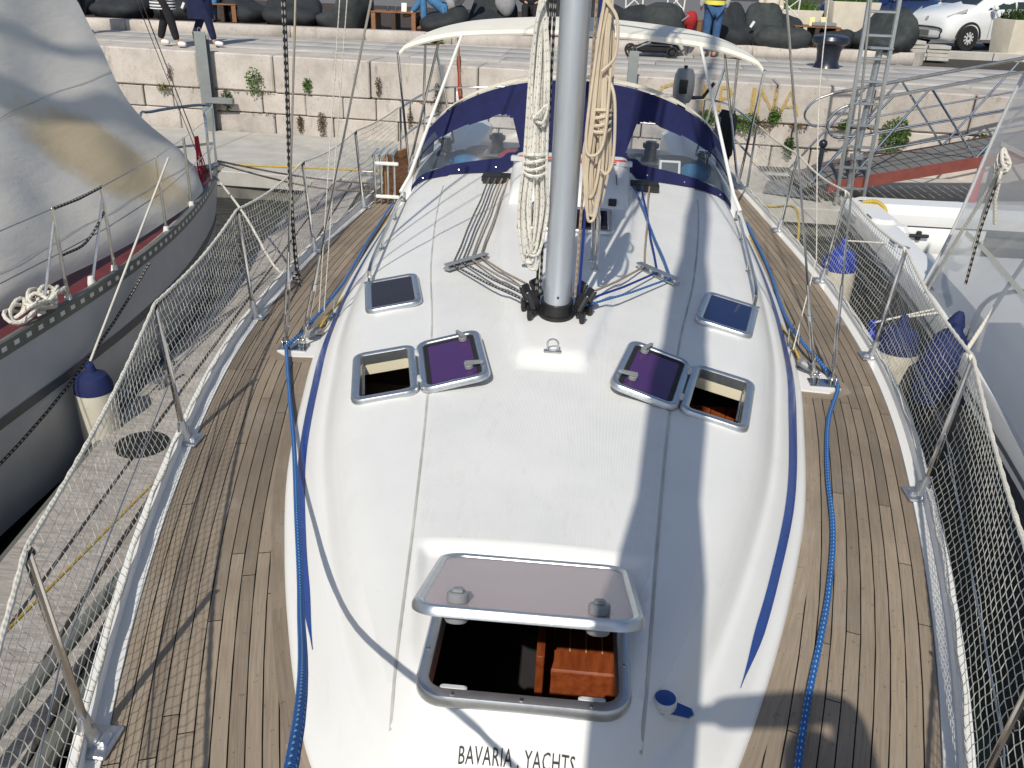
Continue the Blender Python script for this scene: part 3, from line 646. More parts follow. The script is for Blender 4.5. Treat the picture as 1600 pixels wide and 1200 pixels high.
# shrouds
for s_ in (-1, 1):
    cp = Vector((s_*1.545, 4.5, .02))
    pad = MB().prism([(-.13, -.105), (.045, -.12), (.12, -.06), (.12, .03), (.05, .16), (-.13, .2)] if s_ > 0 else [(.13, -.105), (.13, .2), (-.05, .16), (-.12, .03), (-.12, -.06), (-.045, -.12)], .003, .028, (Vector((s_*1.50, 4.53, 0)), Vector((1, 0, 0)), Vector((0, 1, 0)), Vector((0, 0, 1)))).build('chainplate_pad', 'gelcoat', yacht)
    tb = MB().prism([(-.19, -.165), (.07, -.17), (.17, -.09), (.165, .04), (.07, .2), (-.19, .25)] if s_ > 0 else [(.19, -.165), (.19, .25), (-.07, .2), (-.165, .04), (-.17, -.09), (-.07, -.17)], .003, .0185, (Vector((s_*1.50, 4.53, 0)), Vector((1, 0, 0)), Vector((0, 1, 0)), Vector((0, 0, 1)))).build('pad_border', 'teak', deck, smooth=False)
    for nm, bx, by, top, rr in (('cap_shroud', .03, .0, Vector((s_*1.02, MY+.36, 5.66)), .0062), ('lower_shroud', -.055, .04, Vector((s_*.09, MY+.25, 5.5)), .0062)):
        a = cp+Vector((s_*bx, by, .02)); d = (top-a).normalized()
        sh = MB(); sh.tube([a+d*.45, top], rr, 6)
        if nm == 'cap_shroud': sh.tube([top, (0, MY+.15, 12.5)], rr, 6)
        so_ = sh.build(nm, 'stainless', yacht)
        t = MB(); t.tube([a+d*.02, a+d*.10], .0085, 8); t.tube([a+d*.10, a+d*.13], .014, 8); 
        e = d.orthogonal().normalized()
        for q in (-1, 1): t.tube([a+d*.12+e*q*.012, a+d*.37+e*q*.012], .0055, 6)
        t.tube([a+d*.36, a+d*.40], .014, 8); t.tube([a+d*.39, a+d*.58], .0095, 8); t.build('turnbuckle', 'stainless', so_)
        m = MB(); 
        for q in (-.013, .013): m.box(a+Vector((q, 0, .01)), (.005, .045, .085), bev=.002)
        m.tube([a+Vector((-.022, 0, .035)), a+Vector((.022, 0, .035))], .008, 8); m.build('chainplate', 'stainless', so_)
    MB().box(cp+Vector((s_*-.01, .02, .012)), (.17, .10, .012), bev=.003).build('chainplate_base', 'stainless', yacht)
    # genoa car, track and block inboard of the shrouds
    MB().box((s_*1.455, 5.35, .03), (.032, 1.5, .018), rot=s_*-.10, bev=.004).build('genoa_track', 'black_plastic', yacht)
    c = Vector((s_*1.45, 4.98, .05)); bl = MB(); bl.box(c, (.05, .12, .03), bev=.008); bl.tube([c+Vector((-.03*s_, -.02, .02)), c+Vector((-.03*s_, .03, .11)), c+Vector((.03*s_, .03, .11)), c+Vector((.03*s_, -.02, .02))], .005, 6); bl.build('genoa_car', 'stainless', yacht)
    MB().lathe([(.012, -.022), (.045, -.02), (.055, -.008), (.055, .008), (.045, .02), (.012, .022)], (s_*1.455, 4.66, .075), 8, (.5*s_, .3, .8)).build('sheet_block', 'grey_plastic', yacht)
# ---- turning blocks and lines at the mast foot
lines_spec = {-1: ['dark_rope', 'dark_rope', 'brown_rope', 'brown_rope'], 1: ['blue_rope', 'navy_rope', 'brown_rope']}
for s_ in (-1, 1):
    for i, (dx, dy, ry) in enumerate(((.125, -.06, .35), (.165, .03, .2), (.12, .13, .1))):
        c = Vector((s_*dx, MY+dy, MZ+.055)); m = MB(); m.box(c+Vector((0, 0, .03)), (.028, .075, .10), rot=s_*.5, tilt=Matrix.Rotation(.5*s_, 3, 'Y'), bev=.01); m.box(c+Vector((0, 0, -.03)), (.05, .06, .03), bev=.008); m.build('turning_block', 'black_plastic', yacht)
        MB().box(c+Vector((s_*.012, -.02, .035)), (.012, .022, .085), rot=s_*.5, tilt=Matrix.Rotation(.5*s_, 3, 'Y'), bev=.003).build('block_cheek', 'light_plastic', yacht)
        MB().lathe([(.012, 0), (.016, .02), (.016, .05), (.02, .055)], c+Vector((s_*.01, -.07+.03*i, -.055)), 10).build('shackle_pin', 'black_plastic', yacht)
    og = Vector((s_*.59, 5.10, roof_z(s_*.59, 5.10))); ang = s_*-math.radians(57)+math.radians(90 if s_ > 0 else 90); dirv = Vector((-s_*.20, .26, 0)).normalized()
    om = MB(); zz = Matrix.Rotation(0, 3, 'Z'); rz = math.atan2(dirv.y, dirv.x)
    om.box(og+Vector((0, 0, .012)), (.36, .055, .012), rot=rz, bev=.004); om.box(og+Vector((0, 0, .04)), (.36, .045, .008), rot=rz, bev=.003)
    for q in (-.165, -.055, .055, .165): om.lathe([(.016, 0), (.016, .03)], og+dirv*q+Vector((0, 0, .013)), 10)
    om.build('deck_organiser', 'grey_plastic' if s_ < 0 else 'aluminium', yacht)
    for i, mat in enumerate(lines_spec[s_]):
        n_l = len(lines_spec[s_]); q = (-.135+.27*i/(n_l-1)); p1 = og+dirv*q*.9+Vector((0, 0, .03)); p0 = Vector((s_*.15, MY-.03+.05*i, MZ+.06+.012*i)); p2 = Vector((s_*(.47+.045*(n_l-1-i)), 7.12, roof_z(s_*.6, 7.1)+.045))
        if s_ < 0: p2 = Vector((-.66+.05*i, 7.12, roof_z(-.6, 7.1)+.05))
        else: p2 = Vector((.52+.065*i, 7.12, roof_z(.6, 7.1)+.05))
        MB().tube([p0, p0.lerp(p1, .5)+Vector((0, 0, -.01)), p1]+[p1.lerp(p2, t/6)+Vector((.004*math.sin(t*2+i), 0, max(0, roof_z(p1.lerp(p2, t/6).x, p1.lerp(p2, t/6).y)+.008-p1.lerp(p2, t/6).z))) for t in range(1, 7)], .0068, 7).build('control_line', mat, yacht)
    MB().box((s_*.60, 7.13, roof_z(.6, 7.1)+.035), (.26, .16, .06), bev=.012).build('rope_clutch', 'black_plastic', yacht)
    for k in range(2): MB().tube([(s_*(.10+.022*k), MY-.02+.04*k, 9), (s_*(.095+.02*k), MY-.015+.04*k, 2.4), (s_*(.092+.02*k), MY-.02+.04*k, MZ+.1)], .0075, 7).build('halyard', ('dark_rope', 'dark_rope') [k] if s_ < 0 else ('brown_rope', 'navy_rope')[k], yacht)
    # granny bar beside the mast
    p = [Vector((s_*.21, 4.97, roof_z(.21, 4.97))), Vector((s_*.20, 4.96, .8)), Vector((s_*.17, 4.99, .86)), Vector((s_*.16, 5.06, .86)), Vector((s_*.17, 5.12, .8)), Vector((s_*.19, 5.14, roof_z(.2, 5.14)))]
    gb = MB().tube(cr(p, 4), .0125, 8); gb.lathe([(.03, 0), (.028, .006)], p[0], 12); gb.lathe([(.03, 0), (.028, .006)], p[-1], 12); gb.build('mast_bar', 'stainless', yacht)
MB().tube(cr([(-.024, 3.80, roof_z(0, 3.8)+.006), (-.024, 3.80, roof_z(0, 3.8)+.05), (0, 3.80, roof_z(0, 3.8)+.065), (.024, 3.80, roof_z(0, 3.8)+.05), (.024, 3.80, roof_z(0, 3.8)+.006)], 4), .005, 6).box((0, 3.8, roof_z(0, 3.8)+.004), (.085, .028, .008), bev=.002).build('pad_eye', 'stainless', yacht)
MB().lathe([(.03, 0), (.034, .003), (.034, .022), (.028, .03), (.02, .031)], (.415, 1.83, roof_z(.415, 1.83)-.002), 18).prism([(0, -.03), (.075, -.02), (.085, 0), (.075, .02), (0, .03)], .003, .022, (Vector((.42, 1.83, roof_z(.43, 1.82))), Vector((.93, -.3, 0)), Vector((.3, .93, 0)), Vector((0, 0, 1)))).build('deck_light', 'light_plastic', yacht)
MB().lathe([(.030, 0), (.0, .003)], (.415, 1.83, roof_z(.415, 1.83)+.030), 18).prism([(0, -.027), (.07, -.018), (.08, 0), (.07, .018), (0, .027)], .0225, .026, (Vector((.42, 1.83, roof_z(.43, 1.82))), Vector((.93, -.3, 0)), Vector((.3, .93, 0)), Vector((0, 0, 1)))).build('deck_light_cap', 'stripe_blue', yacht)
# ---- handrails on the roof
for s_ in (-1, 1):
    pts = [(1.165, 4.92), (1.19, 5.05), (1.26, 5.9), (1.33, 6.7), (1.36, 7.0)]; path = []
    for i, (x, y) in enumerate(pts): path.append(Vector((s_*x, y, roof_z(x, y)+(.012 if i in (0, 4) else .085))))
    path[1].y += .03
    h = MB().tube(cr(path, 6), .0125, 9); h.build('hand_rail', 'stainless', yacht)
    for x, y in ((1.165, 4.92), (1.235, 5.6), (1.30, 6.35), (1.36, 7.0)):
        z = roof_z(x, y); f = MB(); f.tube([(s_*x, y, z), (s_*(x+.004), y+.01, z+.08)], .009, 7); f.box((s_*x, y, z+.004), (.075, .026, .007), rot=s_*.35, bev=.002); f.build('rail_foot', 'stainless', yacht)
# ---- stanchions, lifelines, safety net
STY = [.2, 1.68, 3.40, 4.98, 6.41, 7.80]; STH = .70
def st_base(Y, s_): return rail_pt(Y, .02, .03, s_)
def st_top(Y, s_): b = st_base(Y, s_); return b+Vector((s_*.045, 0, STH-.03))
for s_ in (-1, 1):
    for Y in STY:
        b = st_base(Y, s_); t = st_top(Y, s_); d = (t-b).normalized()
        o = MB().tube([b+d*.03, b+d*(STH*.55), t], lambda i: (.0135, .0125, .0125)[i], 10); o.ball(t, .0135, 10, 6); so_ = o.build('stanchion', 'stainless', yacht)
        k = MB().lathe([(.034, 0), (.030, .03), (.019, .09), (.0175, .105)], b-d*.01, 14, d); k.box(b+Vector((-s_*.02, 0, -.006)), (.105, .12, .014), bev=.004); k.box(b+Vector((-s_*.045, 0, .0)), (.03, .05, .03), bev=.006); k.build('stanchion_socket', 'aluminium', so_)
        MB().lathe([(.004, 0), (.008, .002), (.008, .005)], b+d*.06+Vector((-s_*.024, -.0, 0)), 8, (-s_, 0, 0)).build('socket_bolt', 'stainless', so_)
        MB().tube([t+Vector((0, -.02, -.02)), t+Vector((-s_*.012, 0, .012)), t+Vector((0, .02, -.02))], .009, 7).build('rope_lashing', 'dark_rope' if s_ < 0 else 'white_rope', so_)
    # top rope with lashings: knobbly; sags between stanchions
    tops = []
    ends = STY+[9.3]
    for a, b in zip(ends, ends[1:]):
        for i in range(40):
            u = i/40; Y = a+(b-a)*u; A = st_top(a, s_); B = st_top(b, s_); p = A.lerp(B, u); p.z -= .035*math.sin(math.pi*u)*(1 if b < 9 else .6); p.z += .008; tops.append(p)
    MB().tube(tops, lambda i: .0066+.0026*(i % 2), 8).build('top_rope', 'white_rope', yacht)
    for hh, r_ in ((.36, .0028),):
        MB().tube([st_base(a, s_).lerp(st_top(a, s_), hh/STH)-Vector((0, 0, .03)) for a in ends], r_, 6).build('lifeline', 'stainless', yacht)
    low = [rail_pt(ends[0]+(ends[-1]-ends[0])*i/120, .012, .082+.01*math.sin(i*1.3), s_) for i in range(121)]
    MB().tube(low, lambda i: .0045+.0015*(i % 2), 7).build('lower_rope', 'white_rope', yacht)
    # diamond netting, one sheet per bay
    def top_at(Y):
        for a, b in zip(ends, ends[1:]):
            if Y <= b:
                u = max(0, (Y-a)/(b-a)); p = st_top(a, s_).lerp(st_top(b, s_), u); p.z -= .035*math.sin(math.pi*u)*(1 if b < 9 else .6); return p
        return st_top(ends[-1], s_)
    CW = .044; KS = .30
    for bi, (a, b) in enumerate(zip(ends, ends[1:])):
        m = MB(); nn = int((b-a+KS)/CW)+1; NR_ = 14
        def net_pt(Y, t):
            lo = rail_pt(Y, .012, .08, s_); hi = top_at(Y); bul = math.sin(math.pi*t)*(.02*math.sin(Y*2.3+bi)+.018)
            return lo.lerp(hi, t)+Vector((s_*bul, 0, .008*math.sin(Y*3.1+t*7)*math.sin(math.pi*t)))
        for q in range(-int(KS/CW)-1, nn):
            y0 = a+q*CW; seg = []
            for i in range(13):
                t = i/12; Y = y0+KS*(1-t)
                if a <= Y <= b: seg.append(net_pt(Y+.007*math.sin(i*2.6+q), t))
            if len(seg) > 1: m.tube(seg, .0015, 3, cap=False)
        for j in range(1, NR_):
            n_ = int((b-a)/.06)+2; m.tube([net_pt(a+(b-a)*i/n_, j/NR_+.005*math.sin(i*1.9+j)) for i in range(n_+1)], .0015, 3, cap=False)
        m.build('safety_net', 'net_cord', yacht, smooth=False)
# wooden boarding board and gate tubes stowed at the port gate
g = MB().box((-1.70, 8.25, .24), (.035, .50, .42), rot=math.radians(-14), bev=.01).build('boarding_board', 'teak_oiled', yacht)
for i in range(6): MB().box((-1.679, 8.255, .08+.06*i), (.012, .44, .04), rot=math.radians(-14), bev=.003).build('board_slat', 'pallet_wood', g)
for x, y in ((-1.66, 7.98), (-1.72, 7.97), (-1.78, 7.96), (-1.84, 7.96)):
    MB().tube(cr([(x, y, .03), (x, y, .42), (x-.02, y+.04, .46), (x-.04, y+.35, .46)], 5), .0125, 8).build('gate_tube', 'stainless', yacht)
for z_ in (.40, .09): MB().box((-1.72, 7.955, z_), (.22, .04, .03), bev=.006).build('gate_clip', 'white_plastic', yacht)
# ================================================================== companionway garage, sprayhood, bimini, cockpit
zg = lambda y: roof_z(0, y)
ga = MB(); rows = []
for y, z, w in ((6.30, -.02, .42), (6.36, .04, .42), (6.44, .085, .425), (6.6, .105, .43), (7.05, .12, .46), (7.45, .12, .47)):
    b = zg(y); rows.append([Vector((x*w, y, b+zz)) for x, zz in ((-1.08, -.05), (-1.04, z*.55), (-.98, z*.9), (-.9, z), (-.5, z+.006), (0, z+.01), (.5, z+.006), (.9, z), (.98, z*.9), (1.04, z*.55), (1.08, -.05))])
gar = ga.grid(rows).build('companionway_garage', 'gelcoat', yacht, ang=50)
for s_ in (-1, 1):
    MB().box((s_*.33, 6.345, zg(6.345)+.035), (.06, .04, .05), bev=.004).build('vent_slot', 'black_plastic', gar)
    MB().box((s_*.36, 6.75, zg(6.75)+.117), (.006, .5, .004)).build('slide_groove', 'rubber', gar)
    MB().box((s_*.43, 7.12, zg(7.1)+.14), (.13, .07, .04), bev=.006).build('slide_stop', 'light_plastic', gar)
for q in (0, .03): MB().tube([(-.43, 7.10+q, zg(7.1)+.155), (.44, 7.10+q, zg(7.1)+.158)], .010, 8).build('red_rod', 'red_plastic', gar)
HB = spl([(-1, .47), (-.75, .53), (-.36, .60), (0, .61), (.36, .60), (.75, .53), (1, .47)])
def hood(u, v):                                                       # u across -1..1, v from the deck (0) to the crown of the bow (1)
    base = Vector((1.38*u, 7.36+.10*(1-u*u), roof_z(1.38*u, 7.36+.10*(1-u*u))+.01))
    a = u*math.pi/2*.985; x = 1.43*math.sin(a); z = .36+.865*abs(math.cos(a))**.9
    top = Vector((x, 7.85+.10*abs(u)**2.2, z)); p = base.lerp(top, v); bul = math.sin(math.pi*v)*.055
    return p+Vector((0, -bul, bul*.55))
NU, NV = 150, 56
def in_win(u, v):
    au = abs(u); c0, c1 = .30, 1.05; top = .60+.10*au; bot = .15+.02*au; r = .05
    if not (c0 < au < c1 and bot < v < top): return False
    dx = max(c0+r-au, au-(c1-r), 0)/r; dv = max(bot+r-v, v-(top-r), 0)/r; return dx*dx+dv*dv < 1
P_ = [[hood(-1+2*i/NU, j/NV) for i in range(NU+1)] for j in range(NV+1)]
navy = MB(); win = {-1: MB(), 1: MB()}
vs = [p for r in P_ for p in r]
def sub(faces):
    idx = {}; v2 = []; f2 = []
    for f in faces:
        g2 = []
        for k in f:
            if k not in idx: idx[k] = len(v2); v2.append(vs[k])
            g2.append(idx[k])
        f2.append(g2)
    return MB().add(v2, f2)
fn = []; fw_ = {-1: [], 1: []}
for j in range(NV):
    for i in range(NU):
        f = [j*(NU+1)+i, j*(NU+1)+i+1, (j+1)*(NU+1)+i+1, (j+1)*(NU+1)+i]; u = -1+2*(i+.5)/NU; v = (j+.5)/NV
        if in_win(u, v): fw_[1 if u > 0 else -1].append(f)
        else: fn.append(f)
hoodo = sub(fn).build('sprayhood', 'navy_canvas', yacht)
for s_ in (-1, 1): sub(fw_[s_]).build('clear_window', 'clear_vinyl', hoodo)
def roofline(u, w): 
    p = hood(u, 1.); return Vector((p.x*(1+.03*w), p.y+1.15*w+.004, p.z-.13*max(0, w-.30)+.016))
us = [-.66+1.32*i/40 for i in range(41)]
MB().grid([[roofline(u, w) for u in us] for w in (-.012, 0, .03, .2, .5, .8, 1)]).build('hood_roof', 'white_canvas', hoodo)
for s_ in (-1, 1):
    us2 = [s_*(.66+.34*i/14) for i in range(15)]
    MB().grid([[roofline(u, w)+Vector((0, 0, -.004)) for u in us2] for w in (0, .25)]).build('hood_side', 'navy_canvas', hoodo)
    MB().grid([[roofline(u, w)+Vector((0, 0, -.004)) for u in us2] for w in (.25, .6)]).build('side_window', 'clear_vinyl', hoodo)
    MB().grid([[roofline(u, w)+Vector((0, 0, -.004)) for u in us2] for w in (.6, 1)]).build('hood_side', 'navy_canvas', hoodo)
    MB().grid([[hood(u, v)+Vector((0, -.012, .006)) for u in [s_*(.72+.2*i/8) for i in range(9)]] for v in (.70, .78, .84)]).build('corner_patch', 'clear_vinyl', hoodo)
for k in range(9):
    u = -.92+1.84*k/8
    if abs(u) < .3: continue
    MB().lathe([(.008, 0), (.008, .004), (.004, .007)], hood(u, .055)+Vector((0, -.004, .002)), 8, (0, -1, .6)).build('snap_button', 'stainless', hoodo)
MB().tube([hood(-1+2*i/40, .995)+Vector((0, .02, -.012)) for i in range(41)], .012, 8).build('hood_bow', 'stainless', hoodo)
# bimini
def bim(u, w):                                                        # u -1..1 across, w 0..1 aft
    a = abs(u); x = 1.60*math.copysign(a, u); z = 1.62-.125*a**2-.085*max(0, (a-.55)/.45)**2.6+.06*math.sin(math.pi*w*.9)*(1-.5*a)
    if a > .97: z -= .03
    return Vector((x, 7.95+.10*a*a+1.6*w, z))
us = [-1+2*i/60 for i in range(61)]; ws = [0, .06, .2, .4, .6, .8, 1]
topg = [[bim(u, w) for u in us] for w in ws]; bim_mb = MB().grid(topg)
bim_mb.grid([[bim(u, 0)+Vector((0, -.014+.014*abs(q-1), -.03*q)) for u in us] for q in (0, .5, 1, 1.5)])
bimo = bim_mb.build('bimini', 'white_canvas', yacht)
for s_ in (-1, 1):
    f = Vector((s_*1.58, 8.05, 1.36)); ft = Vector((s_*1.60, 8.55, .36)); mid = Vector((s_*1.55, 8.38, 1.0))
    for nm, pth in (('bimini_tube', [(s_*1.615, 8.06, 1.36), (s_*1.60, 8.40, .30)]), ('bimini_tube', [(s_*1.45, 8.55, 1.50), (s_*1.47, 8.53, .92)]), ('bimini_tube', [(s_*1.34, 8.62, 1.42), (s_*1.60, 8.46, .30)]), ('bimini_tube', [(s_*1.36, 8.63, 1.34), (s_*1.18, 8.60, .50)])):
        MB().tube(pth, .0125, 8).build(nm, 'stainless', bimo)
    MB().grid([[Vector((s_*1.30, 8.45, 1.50)), Vector((s_*1.30, 8.75, 1.50))], [Vector((s_*1.33, 8.58, 1.40)), Vector((s_*1.36, 8.66, 1.40))], [Vector((s_*1.58, 8.4, 1.40)), Vector((s_*1.58, 8.8, 1.40))]]).build('bimini_gusset', 'white_canvas', bimo)
    MB().tube([(s_*1.03, 7.98, 1.54), (s_*1.31, 6.95, .52), (s_*1.36, 6.82, .42)], lambda i: (.013, .014, .014)[i], 8).build('bimini_strap', 'white_plastic', bimo)
# cockpit
MB().add(*room(-1.05, 1.05, 7.7, 11.0, -.35, .10)).build('cockpit_well', 'gelcoat', yacht, smooth=False)
for s_ in (-1, 1):
    MB().grid([[Vector((s_*x, y, z*k)) for x, z in ((1.62, .0), (1.5, .28), (1.42, .36), (1.15, .36), (1.06, .30), (1.05, .1))] for y, k in ((7.3, .03), (7.45, .5), (7.7, .95), (8.2, 1), (9.2, 1), (10.2, 1), (11.05, 1), (11.1, .03))]).build('cockpit_coaming', 'gelcoat', yacht)
    MB().box((s_*.85, 9.2, .06), (.4, 2.6, .08), bev=.02).build('cockpit_seat', 'teak', yacht)
    for y, x in ((8.25, .72), (8.75, 1.28)):
        c = Vector((s_*x, y, .36 if x > 1 else roof_z(.6, 7.5)+.02)); w_ = MB().lathe([(.085, 0), (.082, .03), (.06, .045), (.055, .10), (.075, .115), (.078, .15), (.05, .155), (.05, .17), (.02, .172)], c, 20).build('winch', 'black_plastic' if x < 1 else 'stainless', yacht)
        MB().box(c+Vector((0, 0, -.012)), (.24, .24, .024), bev=.008).build('winch_base', 'gelcoat', w_)
MB().grid([[Vector((1.2*u, 7.68, .15 if k else .42)) for u in (-1, -.4, .4, 1)] for k in (0, 1)]).build('cabin_bulkhead', 'gelcoat', yacht)
MB().box((0, 7.85, .40), (2.1, .5, .04), bev=.01).build('bridge_deck', 'gelcoat', yacht)
ped = MB().box((0, 9.9, .15), (.26, .22, 1.0), bev=.04).build('steering_pedestal', 'white_plastic', yacht); wh = MB().tube([Vector((.48*math.cos(2*math.pi*k/40), 9.72, .42+.48*math.sin(2*math.pi*k/40))) for k in range(40)], .013, 8, True)
for k in range(6): wh.tube([(0, 9.73, .42), (.48*math.cos(math.pi*k/3), 9.72, .42+.48*math.sin(math.pi*k/3))], .008, 6)
wh.build('steering_wheel', 'stainless', ped)
# pushpit
for s_ in (-1, 1):
    pp = MB().tube(cr([(s_*1.86, 9.3, .70), (s_*1.84, 10.2, .70), (s_*1.74, 11.0, .70), (s_*1.45, 11.22, .70), (s_*.75, 11.25, .70), (s_*.7, 11.25, .3)], 5), .0125, 8); pp.tube(cr([(s_*1.86, 9.3, .38), (s_*1.84, 10.2, .38), (s_*1.74, 11.0, .38), (s_*.75, 11.25, .38)], 5), .0125, 8)
    for x, y in ((1.86, 9.3), (1.80, 10.4), (1.55, 11.18)): pp.tube([(s_*x, y, .02), (s_*x, y, .70)], .0125, 8)
    pp.build('pushpit', 'stainless', yacht)
# bow pulpit with a step board (behind the viewer)
pl = MB()
for s_ in (-1, 1): pl.tube(cr([(s_*.72, .22, .70), (s_*.55, -.35, .70), (s_*.3, -.95, .72), (s_*.12, -1.1, .74)], 5), .0125, 8); pl.tube([(s_*.55, -.02, .03), (s_*.6, -.02, .70)], .0125, 8); pl.tube([(s_*.25, -.6, .03), (s_*.38, -.75, .71)], .0125, 8)
pl.build('pulpit', 'stainless', yacht)
MB().box((.34, -.40, .44), (.55, .34, .03), rot=.5, bev=.008).build('pulpit_seat', 'teak_oiled', yacht)
# ================================================================== loose things on the yacht
sag = []
A = Vector((-1.56, 4.46, .06)); B = Vector((-.03, -.33, 1.72))
sag = cr([A, (-1.36, 3.9, .045), (-1.14, 3.3, .10), (-.895, 2.6, .24), (-.63, 1.85, .46), (-.26, .78, 1.13), B], 8)
port = MB().tube([(-1.66, 7.9, .05), (-1.60, 6.6, .045), (-1.52, 5.6, .06), (-1.49, 5.0, .10), (-1.53, 4.62, .07)]+sag, .0105, 8)
port.build('headsail_sheet', 'blue_rope', label='blue flecked sheet stretched from the port shrouds up to the furled headsail', cat='rope', group='headsail sheets')
pr = cr([(.02, -.33, 1.70), (.30, .35, 1.05), (.52, .85, .55), (.66, 1.25, .06), (.745, 1.55, .03), (.83, 1.85, .03), (.92, 2.12, .03), (1.02, 2.39, .03), (1.12, 2.68, .03), (1.23, 3.07, .03), (1.32, 3.54, .03), (1.45, 4.06, .03), (1.60, 4.47, .04), (1.57, 4.62, .07), (1.50, 5.0, .09), (1.52, 5.6, .05), (1.60, 6.6, .04), (1.64, 7.9, .05)], 6)
MB().tube(pr, .0112, 8).build('headsail_sheet', 'blue_rope', label='slack blue sheet lying along the starboard teak deck', cat='rope', group='headsail sheets')
for s_, lb in ((-1, 'port'), (1, 'starboard')):
    MB().tube(cr([(s_*1.44, 4.70, .07), (s_*1.43, 4.92, .10), (s_*1.46, 5.4, .045), (s_*1.53, 6.2, .035), (s_*1.58, 7.2, .04), (s_*1.60, 8.0, .05)], 6), .0075, 7).build('yellow_line', 'yellow_rope', label='thin yellow green line along the %s cabin side' % lb, cat='rope')
MB().tube(cr([(-1.43, 4.56, 3.4), (-1.46, 4.57, 1.9), (-1.50, 4.57, .9), (-1.50, 4.58, .43)], 8), .0125, 8).tube([Vector((-1.505+.02*math.cos(k*1.3), 4.57+.02*math.sin(k*1.3), .40+.006*k)) for k in range(16)], .008, 6).build('flecked_stay_rope', 'dark_rope', label='thick black and white rope hanging beside the port shroud', cat='rope')
for (x, y), (x1, y1), nm in (((-1.42, 4.68), (-1.10, 4.62), 'left'), ((-1.40, 4.72), (-1.07, 4.66), 'right')):
    MB().tube([(x, y, .2), (x1, y1, 2.6)], .0028, 5).build('flag_halyard', 'white_rope', label='%s of the two thin pale flag lines by the port shrouds' % nm, cat='rope')
MB().tube(cr([(1.38, 4.70, .15), (1.45, 4.85, .62), (1.46, 4.9, .68), (1.33, 5.0, 1.6), (1.28, 5.05, 2.6)], 6), .0035, 5).build('flag_halyard', 'white_rope', label='thin pale flag line by the starboard shrouds', cat='rope')
# rope coils hung on the mast
def coil(name, mat, x0, ztop, zbot, half, nl, label, yc, wrap, r=.0066, tails=()):
    m = MB(); rnd = random.Random(name+str(x0))
    for i in range(nl):
        w = half*(.25+.75*(i+.5)/nl); cx = x0+rnd.uniform(-.02, .02); zb = zbot+rnd.uniform(-.03, .14); yy = yc+rnd.uniform(-.035, .035); zt = ztop+rnd.uniform(-.06, .04); pin = wrap+rnd.uniform(-.02, .02)
        pts = [(x0+rnd.uniform(-.012, .012), yy, zt), (cx-w*.42, yy-.01, (zt+pin)/2+.1), (cx-w*.7, yy-.02, pin), (cx-w, yy-.012, (pin+zb)/2), (cx-w*.55, yy-.01, zb+.02), (cx+rnd.uniform(-.015, .015), yy, zb-.02), (cx+w*.55, yy, zb+.02), (cx+w, yy, (pin+zb)/2), (cx+w*.7, yy-.015, pin), (cx+w*.42, yy, (zt+pin)/2+.1)]
        m.tube(cr(pts, 5, True), r, 6, True)
    for k in range(4):
        z = wrap+(-.04+.026*k); m.tube([Vector((x0+half*.80*math.cos(2*math.pi*q/16), yc-.005+(.055)*math.sin(2*math.pi*q/16), z+.012*math.sin(2*math.pi*q/16+k))) for q in range(16)], r*1.05, 6, True)
    for t in tails: m.tube(cr(t, 6), r, 6)
    return m.build(name, mat, label=label, cat='rope', group='rope coils on the mast')
coil('rope_coil', 'fleck_rope', -.148, 1.98, .74, .062, 9, 'white rope coil with dark flecks hanging left of the mast', MY-.06, 1.24, r=.0082, tails=[[(-.13, MY-.1, 1.98), (-.17, MY-.1, 1.85), (-.175, MY-.09, 1.5), (-.12, MY-.12, 1.44), (-.10, MY-.12, 1.52), (-.16, MY-.12, 1.46)]])
coil('rope_coil', 'beige_rope', .150, 2.0, 1.02, .062, 10, 'beige rope coil looped in long bights right of the mast', MY-.05, 1.46, r=.0076, tails=[[(.13, MY-.1, 2.0), (.105, MY-.11, 1.7), (.09, MY-.11, 1.36), (.13, MY-.115, 1.30), (.175, MY-.115, 1.38), (.18, MY-.11, 1.7)], [(.17, MY-.1, 1.66), (.21, MY-.12, 1.55), (.225, MY-.12, 1.3), (.20, MY-.12, 1.22), (.17, MY-.12, 1.24)], [(.13, MY-.1, 1.98), (.19, MY-.12, 1.9), (.195, MY-.12, 1.75), (.14, MY-.12, 1.68)]])
# things seen through the sprayhood windows
pl_ = MB().box((.86, 7.72, .545), (.19, .03, .14), tilt=Matrix.Rotation(-.6, 3, 'X'), bev=.006).build('solar_charger', 'white_plastic', label='small white framed solar panel behind the right sprayhood window', cat='solar panel')
MB().box((.86, 7.702, .548), (.145, .012, .10), tilt=Matrix.Rotation(-.6, 3, 'X')).build('cell', 'solar_dark', pl_, smooth=False)
def lump(c, r, sc, seed, n=18, m=12):
    b = MB().ball(c, r, n, m, sc); rn = random.Random(seed); ph = [rn.uniform(0, 6) for _ in range(6)]
    for v in b.v:
        d = v-Vector(c); k = 1+.12*math.sin(d.x*9/r*.3+ph[0])+.10*math.sin(d.y*11/r*.3+ph[1])+.10*math.sin(d.z*8/r*.3+ph[2]); v.xyz = Vector(c)+d*k
    return b
lump((1.12, 8.0, .48), .13, (1.1, 1, .7), 3).build('blue_cloth', 'throw_blue', label='blue cloth bundle behind the right sprayhood window', cat='cloth')
lump((-1.02, 8.0, .47), .12, (1.3, 1, .6), 4).build('blue_cloth', 'throw_blue', label='blue cloth bundle behind the left sprayhood window', cat='cloth')
lump((-.55, 8.0, .50), .11, (1.3, 1, .7), 8).build('red_cloth_bundle', 'red_cloth', label='red cloth bundle behind the left sprayhood window', cat='cloth')
lump((-.75, 8.6, .36), .3, (1.6, 1, .45), 5).build('cockpit_cushion', 'grey_cloth', label='pale grey cushion in the cockpit seen through the left window', cat='cushion')
